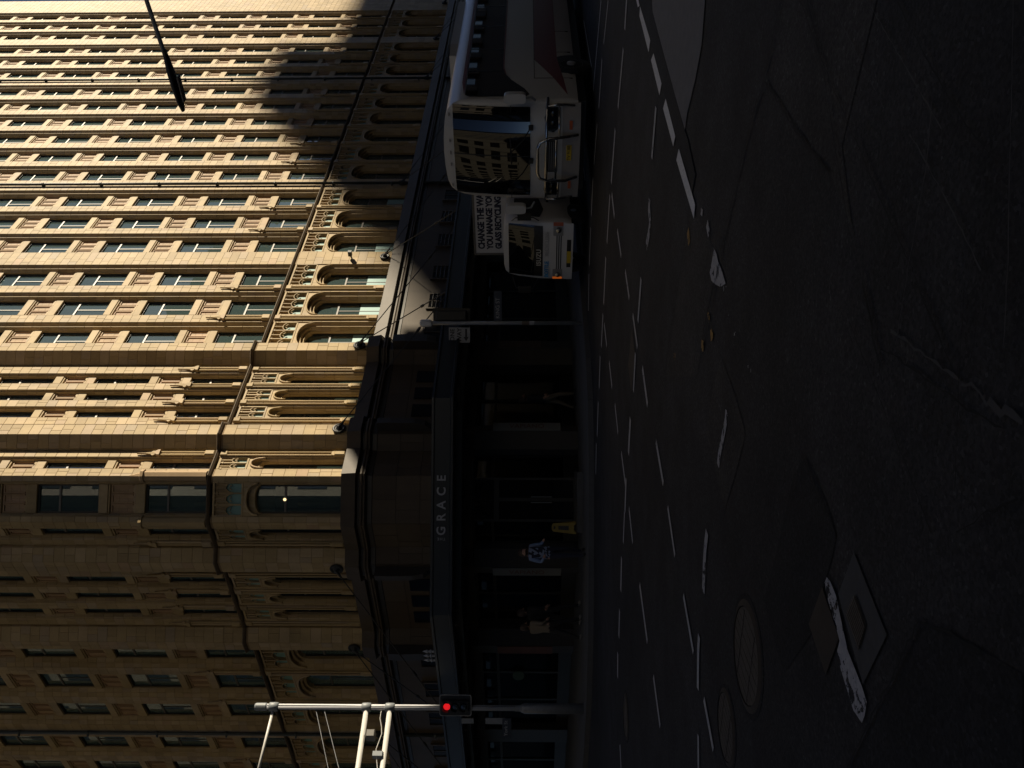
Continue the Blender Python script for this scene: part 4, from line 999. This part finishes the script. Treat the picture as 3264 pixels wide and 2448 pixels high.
for y0, y1, am in ((.03,.36,.05),(TW-.36,TW-.03,TW-.05)):
    h = tpanel('headlight', y0, y1, .66, .92, 'bus_grey', .012, 3, 2); tpanel('indicator', am-.045, am+.045, .66, .92, 'lamp_amber' if am > 1 else 'tyre_orange', .016, 1, 2)
    put('lens', MB().lathe([(.001,-.03),(.07,-.02),(.08,.0)], (-.008,(y0+y1)/2,.78), 12, 'x'), 'chrome', h)
pl = put('number_plate', MB().bbox(-.18,.18,-.012,0,-.055,.055,.004), 'plate_yellow', trk, (-.06,TW/2+.1,.50), -math.pi/2)
side_t = put('side_window', MB().slab_y([(.35,1.28),(.75,1.18),(1.35,1.30),(1.35,1.95),(.52,1.98)], -.012, .01), 'coach_glass', trk)
put('door_seam', MB().box(1.42,1.435,-.006,.01,.6,2.05), 'black', trk); put('door_handle', MB().box(1.15,1.32,-.03,.0,1.04,1.10), 'black', trk)
m = MB(); m.tube([(.2,.02,2.0),(-.05,-.2,1.9),(-.06,-.22,1.45),(.15,.0,1.3)], .014, 6); m.bbox(-.10,-.02,-.33,-.15,1.5,1.85,.02); put('mirror', m, 'black', trk)
m = MB(); m.tube([(.2,TW-.02,2.0),(-.05,TW+.2,1.9),(-.06,TW+.22,1.45),(.15,TW,1.3)], .014, 6); m.bbox(-.10,-.02,TW+.15,TW+.33,1.5,1.85,.02); put('mirror', m, 'black', trk)
for y0 in (.45, 1.0): m = MB(); m.tube([(tf(y0,1.42)-.03,y0,1.42),(tf(y0+.2,1.5)-.02,y0+.5,1.50)], .010, 5); put('wiper', m, 'black', trk)
for x, y in ((.75,.02),(.75,TW-.24),(4.2,.02),(4.2,TW-.24)): 
    t = put('wheel', MB().lathe([(.2,0),(.36,.02),(.38,.06),(.38,.19),(.36,.22)], (x,y,.38), 20, 'y'), 'rubber', trk, smooth=True); put('rim', MB().lathe([(.2,.01),(.18,.04),(.06,.0),(.05,-.02)], (x,y-.006,.38), 16, 'y'), 'hub_grey', t)
put('chassis', MB().box(.5,5.6,.4,TW-.4,.45,.7), 'black', trk)
bx = put('cargo_box', MB().box(1.85,5.8,-.25,2.05,.75,3.12), 'truck_white', trk)
for bb in ((1.835,1.9,-.265,-.20,.75,3.13),(1.835,1.9,2.0,2.065,.75,3.13)): put('box_edge', MB().box(*bb), 'frame_grey', bx)
put('box_edge', MB().box(1.83,1.9,-.2,2.0,3.07,3.135), 'frame_grey', bx)
for i, tx in enumerate(('CHANGE THE WAY', 'YOU MANAGE YOUR', 'GLASS RECYCLING')):
    me = text_mesh(tx, .255 if i == 0 else .24, 'print_navy', .004, 'LEFT', .95, .012); [setattr(v.co, 'x', v.co.x*.86) for v in me.vertices]; obj('lettering', me, bx, (1.842, 1.86, 2.90-.243*i), -math.pi/2)

# ------------------------------------------------------------------ one-way sign pole at the kerb
sp = thing('sign_pole', 'thin grey pole with one way sign and street name plate in front of the canopy', 'sign pole', (19.2, 13.95, .12))
put('pole', MB().tube([(0,0,0),(0,0,4.35)], .055, 12), 'galv', sp, smooth=True)
put('cap', MB().lathe([(.085,4.08),(.10,4.14),(.10,4.36),(.06,4.40)], (0,0,0), 12), 'aluminium', sp)
fx = math.radians(-50+0)                      # plates face the viewer's street
sg_ = put('one_way_sign', MB().bbox(-.21,.21,-.02,0,-.29,.29,.006), 'sign_white', sp, (-.20,.26,3.32), fx)
obj('lettering', text_mesh('ONE', .165, 'black', .003, bold=.004), sg_, (0,-.023,.19)); obj('lettering', text_mesh('WAY', .165, 'black', .003, bold=.004), sg_, (0,-.023,.0))
put('arrow', MB().slab_y([(-.17,-.18),(-.05,-.11),(-.05,-.155),(.17,-.155),(.17,-.205),(-.05,-.205),(-.05,-.25)], -.024, -.020), 'black', sg_)
nm = put('street_name_plate', MB().bbox(-.42,.42,-.02,0,-.11,.11,.004), 'sign_blue', sp, (.30,-.33,2.28), fx)
obj('lettering', text_mesh('KING ST', .15, 'print_grey', .003), nm, (-.04,-.023,0))
m = MB(); m.bbox(-.14,.14,-.10,.10,-.42,.42,.03); sh = put('signal_head_back', m, 'black', sp, (.17,-.12,3.55), fx)
m = MB(); m.slab_y([(-.2,-.5),(.2,-.5),(.22,-.47),(.22,.47),(.2,.5),(-.2,.5),(-.22,.47),(-.22,-.47)], .10, .115); put('target_board', m, 'black', sh)
put('sticker', MB().tube([(0,0,1.35),(0,0,1.62)], .0575, 12), 'poster_brown', sp); put('sticker', MB().tube([(0,0,1.30),(0,0,1.42)], .0585, 12), 'print_grey', sp)

# ------------------------------------------------------------------ traffic signal mast at the left
px_, py_ = 12.1, 21.3
tm = thing('signal_mast', 'tall grey mast with red traffic light and long sunlit arms at the left kerb', 'traffic mast', (px_, py_, .12))
put('base_column', MB().tube([(0,0,0),(0,0,1.55),(0,0,1.66)], [.135,.135,.09], 16), 'galv', tm, smooth=True)
put('pole', MB().tube([(0,0,1.6),(0,0,8.40)], .078, 16), 'aluminium', tm, smooth=True)
for dx, dy in ((-.082,.0),(.0,-.082)): put('slot', MB().tube([(dx,dy,1.8),(dx,dy,8.35)], .006, 4), 'black', tm)
put('cap', MB().lathe([(.085,8.36),(.10,8.39),(.10,8.64),(.08,8.68)], (0,0,0), 16), 'casting', tm)
def clamp(z): put('clamp', MB().lathe([(.085,z-.13),(.115,z-.11),(.12,z),(.115,z+.11),(.085,z+.13)], (0,0,0), 14), 'casting', tm, smooth=True)
armdir = Vector((-1.0, .10, 0)).normalized()
for z in (5.10, 5.72):
    clamp(z); put('mast_arm', MB().tube([tuple(armdir*.08+Vector((0,0,z))), tuple(armdir*7.5+Vector((0,0,z+.10)))], .068, 12), 'pole_white', tm, smooth=True)
clamp(8.18)
d_ = Vector((-.95,.30,.10)).normalized(); e_ = d_*2.2+Vector((0,0,8.18))
put('lamp_arm', MB().tube([tuple(d_*.08+Vector((0,0,8.18))), tuple(e_)], .038, 10), 'pole_white', tm, smooth=True)
m = MB(); m.tube([tuple(e_-d_*.1), tuple(e_+d_*.15), tuple(e_+d_*.6), tuple(e_+d_*.75)], [.05,.09,.10,.04], 10); put('lamp_head', m, 'casting', tm, smooth=True)
for z0, z1 in ((7.05,5.80),(6.83,5.80)): m = MB(); m.tube([tuple(armdir*.08+Vector((0,0,z0))), tuple(armdir*(3.4 if z0 > 7 else 2.6)+Vector((0,0,z1)))], .010, 5); put('stay_wire', m, 'galv', tm)
m = MB(); q = armdir*.75; m.bar((q.x,q.y,5.42),(q.x,q.y,5.52),.05,.05); m.bbox(q.x-.10,q.x+.10,q.y-.16,q.y+.10,5.40,5.62,.02); put('detector_box', m, 'frame_grey', tm)
q = armdir*1.25; put('junction_box', MB().bbox(q.x-.07,q.x+.07,q.y-.11,q.y+.05,5.14,5.40,.01), 'casting', tm)
m = MB(); m.tube([tuple(armdir*t+Vector((-.02,-.05,5.28+.05*math.sin(t*7)))) for t in (.1,.3,.5,.7,.9,1.1,1.3,1.6,2.0)], .012, 5); put('cable', m, 'pole_white', tm)
bd = [(-.23,-.42),(.23,-.42),(.27,-.40),(.28,-.36),(.28,.36),(.27,.40),(.23,.42),(-.23,.42),(-.27,.40),(-.28,.36),(-.28,-.36),(-.27,-.40)]
tl = put('signal_head', MB().slab_y(bd, -.01, .02), 'black', tm, (-.02,-.17,3.36), fx)
rim_ = MB(); n = len(bd)
for i in range(n):
    a, b = bd[i], bd[(i+1)%n]; rim_.add([(a[0],-.014,a[1]),(b[0],-.014,b[1]),(b[0]*.93,-.014,b[1]*.955),(a[0]*.93,-.014,a[1]*.955),(a[0],.024,a[1]),(b[0],.024,b[1])], [(0,1,2,3),(0,4,5,1)])
put('white_border', rim_, 'sign_white', tl)
put('housing', MB().bbox(-.13,.13,-.10,-.01,-.36,.36,.03), 'black', tl)
for z, mat in ((.22,'lamp_red'),(0,'black_gloss'),(-.22,'black_gloss')):
    put('lens', MB().lathe([(.09,-.112),(.07,-.125),(.001,-.13)], (0,0,z), 16, 'y'), mat, tl)
    v = MB()
    for k in range(12):
        a0, a1 = math.radians(-20+220*k/12), math.radians(-20+220*(k+1)/12)
        v.add([(.105*math.cos(a0),-.10,z+.105*math.sin(a0)),(.105*math.cos(a1),-.10,z+.105*math.sin(a1)),(.115*math.cos(a1),-.20,z+.115*math.sin(a1)),(.115*math.cos(a0),-.20,z+.115*math.sin(a0))], [(0,1,2,3)])
    put('visor', v, 'black', tl)
for (z, yy, w, h_) in ((2.32,.26,.16,.52),(3.05,.26,.14,.32)): put('back_plate', MB().bbox(-w/2,w/2,-.02,0,-h_/2,h_/2,.004), 'galv', tm, (-.20,.28,z+.0), fx)
yk = put('street_name_plate', MB().bbox(-.26,.26,-.02,0,-.12,.12,.004), 'sign_blue', tm, (-.32,.42,2.02), fx); obj('lettering', text_mesh('York St', .13, 'print_grey', .003), yk, (0,-.023,.02))

# ------------------------------------------------------------------ street lamp reaching in over the side street
lp = thing('street_lamp', 'dark street lamp head on a long arm against the sunlit upper wall', 'street lamp', (18.4, 2.0, 0))
put('pole', MB().tube([(0,0,0),(0,0,4),(0,0,9.25)], [.12,.10,.07], 12), 'galv', lp, smooth=True)
put('arm', MB().tube([(0,0,9.25),(0,.25,9.45),(0,2.2,9.38),(0,4.4,9.22)], .045, 10), 'casting', lp, smooth=True)
m = MB(); st = [(4.3,.05,.05),(4.5,.09,.07),(4.75,.14,.09),(5.1,.15,.09),(5.45,.13,.07),(5.62,.07,.04)]; vs = []
for y, a, b in st:
    for k in range(12): w = 2*math.pi*k/12; vs.append((a*math.cos(w), y, 9.2-.05*(y-4.3)+b*math.sin(w)*(1 if math.sin(w) > 0 else .7)))
m.add(vs, [(i*12+k, i*12+(k+1)%12, (i+1)*12+(k+1)%12, (i+1)*12+k) for i in range(len(st)-1) for k in range(12)]+[tuple(range(11,-1,-1)), tuple(range(60,72))])
put('lamp_head', m, 'iron', lp, smooth=True); put('lens', MB().box(-.09,.09,4.85,5.4,9.04,9.07), 'frame_grey', lp)

# ------------------------------------------------------------------ yellow floor sign
ax, ay = on_line(1681, 34.05)
stp = [chp(-.15,-.02), chp(1.44,-.02), chp(1.44,-1.5), chp(-.15,-1.5)]; part('entrance_step', MB().prism(stp, .118, .27), 'kerb_stone')
fs_ = thing('floor_sign', 'yellow folding wet floor sign on the pavement under the hotel name', 'floor sign', (ax, ay, .272), fx)
for s_ in (-1, 1):
    pts = [(-.16,0),(-.10,0),(-.08,.06),(.08,.06),(.10,0),(.16,0),(.11,.62),(.05,.66),(-.05,.66),(-.11,.62)]
    m = MB(); n = len(pts); vs = [(x, s_*(.14-.2*z), z) for x, z in pts]+[(x, s_*(.14-.2*z)+.015, z) for x, z in pts]
    m.add(vs, [tuple(range(n)), tuple(range(2*n-1,n-1,-1))]+[(i,(i+1)%n,n+(i+1)%n,n+i) for i in range(n)]); pn = put('panel', m, 'sign_yellow', fs_)
put('print', MB().add([(-.06,-.115,.2),(.06,-.115,.2),(.05,-.055,.48),(-.05,-.055,.48)], [(0,1,2,3)]), 'black', fs_); put('handle_slot', MB().add([(-.04,-.035,.56),(.04,-.035,.56),(.04,-.026,.61),(-.04,-.026,.61)], [(0,1,2,3)]), 'black', fs_)

# ------------------------------------------------------------------ people under the canopy
def person(label, px, py, face, h, top, legs, hair, stride=.25, arms=((.1,.1),(-.1,.1)), stripes=False, sleeve=None, shoe='shoe'):
    x, y = gp(px, py, .12); t = thing('person', label, 'person', (x, y, .12), face, 'people on the pavement')
    s = h/1.72
    J = {'pel':(0,0,.93),'ab':(0,0,1.08),'ch':(0,-.01,1.30),'nk':(0,0,1.46),'hd':(0,-.03,1.56),'ht':(0,-.03,1.66)}
    E = [('pel','ab'),('ab','ch'),('ch','nk'),('nk','hd'),('hd','ht')]; Rd = {'pel':.145,'ab':.125,'ch':.15,'nk':.058,'hd':.095,'ht':.085}
    for sd, (i, sg) in zip((-1, 1), enumerate((1, -1))):
        st = stride*sg; n = 'L' if sd < 0 else 'R'
        J['hp'+n] = (sd*.09,0,.88); J['kn'+n] = (sd*.10,-st*.55-.03,.49); J['an'+n] = (sd*.10,-st*.8+(.10 if st < 0 else 0),.09); J['to'+n] = (sd*.11,-st*.8-.16+(.10 if st < 0 else 0),.045)
        E += [('pel','hp'+n),('hp'+n,'kn'+n),('kn'+n,'an'+n),('an'+n,'to'+n)]; Rd.update({'hp'+n:.10,'kn'+n:.065,'an'+n:.045,'to'+n:.04})
        a, b = arms[i]
        J['sh'+n] = (sd*.18,0,1.40); J['el'+n] = (sd*.23,a*.6,1.13); J['wr'+n] = (sd*.21,a*.6-b*.9,.93+abs(b)*.5)
        E += [('ch','sh'+n),('sh'+n,'el'+n),('el'+n,'wr'+n)]; Rd.update({'sh'+n:.065,'el'+n:.045,'wr'+n:.03})
    names = list(J); me = bpy.data.meshes.new('b'); me.from_pydata([Vector(J[k])*s for k in names], [(names.index(a), names.index(b)) for a, b in E], [])
    ob = bpy.data.objects.new('b', me); C.objects.link(ob); sk = ob.modifiers.new('s', 'SKIN'); sk.use_smooth_shade = True
    if not me.skin_vertices: raise RuntimeError('skin')
    for i, k in enumerate(names):
        r_ = Rd[k]*s; me.skin_vertices[0].data[i].radius = (r_*(1.25 if k in ('ch','pel','ab') else 1), r_*(.85 if k in ('ch','pel','ab') else 1)); me.skin_vertices[0].data[i].use_root = (k == 'pel')
    sb = ob.modifiers.new('d', 'SUBSURF'); sb.levels = 2; sb.render_levels = 2
    dg = bpy.context.evaluated_depsgraph_get(); dg.update(); bm_ = bpy.data.meshes.new_from_object(ob.evaluated_get(dg)); bpy.data.objects.remove(ob)
    bm_.materials.clear()
    for k in ('skin', top, legs, hair, shoe, sleeve or top, 'cloth_stripe'): bm_.materials.append(MATS[k])
    for p in bm_.polygons:
        c_ = p.center/s; z = c_.z; mi = 0
        if z < .10: mi = 4
        elif z < .93 and abs(c_.x) < .2: mi = 2
        elif z < 1.45 and abs(c_.x) < .155: mi = 1 if not (stripes and int(z*26) % 2 == 0) else 6
        elif z > 1.0 and z < 1.47: mi = 5
        p.material_index = mi; p.use_smooth = True
    obj('body', bm_, t)
    hm = MB(); hm.lathe([(.001,1.74*s),(.06*s,1.725*s),(.095*s,1.67*s),(.103*s,1.60*s),(.09*s,1.53*s),(.06*s,1.49*s)], (0,0.005,0), 14); put('hair', hm, hair, t, smooth=True)
    fm = MB(); fm.add([(0,-.145*s,1.575*s),(-.015*s,-.118*s,1.56*s),(.015*s,-.118*s,1.56*s),(0,-.118*s,1.61*s)], [(0,1,2),(0,2,3),(0,3,1)]); put('nose', fm, 'skin', t)
    for sx in (-1, 1):
        put('eye', MB().lathe([(.001,-.012),(.010,-.006),(.001,.0)], (sx*.032*s,-.118*s,1.60*s), 8, 'y'), 'black', t)
        n = 'L' if sx < 0 else 'R'; w = Vector(J['wr'+n])*s; el = Vector(J['el'+n])*s; dr_ = (w-el).normalized()
        hd_ = MB(); hd_.tube([w, w+dr_*.05*s, w+dr_*.085*s], [.028*s,.036*s,.03*s], 8)
        sdv = dr_.cross(Vector((0,0,1))).normalized() if abs(dr_.z) < .95 else Vector((0,1,0))
        for q, ln in zip((-1.5,-.5,.5,1.5), (.06,.075,.07,.055)):
            a = w+dr_*.08*s+sdv*q*.016*s; b = a+dr_*ln*.6*s; c_ = b+(dr_*.5+Vector((0,-.6,-.2)))*ln*.5*s; hd_.tube([a,b,c_], [.009*s,.008*s,.006*s], 6)
        a = w+dr_*.03*s+Vector((0,-.03*s,0)); hd_.tube([a, a+dr_*.03*s+Vector((0,-.025*s,0)), a+dr_*.06*s+Vector((0,-.03*s,0))], [.011*s,.010*s,.007*s], 6)
        put('hand', hd_, 'skin', t, smooth=True)
    return t
person('person in a navy striped top with pale blue sleeve looking down beside the banner', 1868, 1762, R(-20), 1.70, 'cloth_navy', 'cloth_navy', 'hair_brown', .10, ((.05,.30),(.0,.32)), True, 'cloth_blue', 'cloth_black')
person('person in khaki trousers walking under the canopy beside the sign pole', 1838, 1272, R(60), 1.74, 'cloth_black', 'cloth_khaki', 'hair_brown', .17, ((.12,.06),(-.12,.10)), False, None, 'cloth_black')
person('person in a cream jacket and pale shoes walking left of the poster', 1858, 2000, R(100), 1.66, 'cloth_cream', 'cloth_black', 'hair_brown', .26, ((.15,.16),(-.1,.24)))
person('person in black with pale shoes walking just behind the cream jacket', 1856, 1955, R(100), 1.74, 'cloth_black', 'cloth_black', 'hair_brown', .24, ((.12,.1),(-.12,.12)))
print('all done', len(bpy.data.objects))
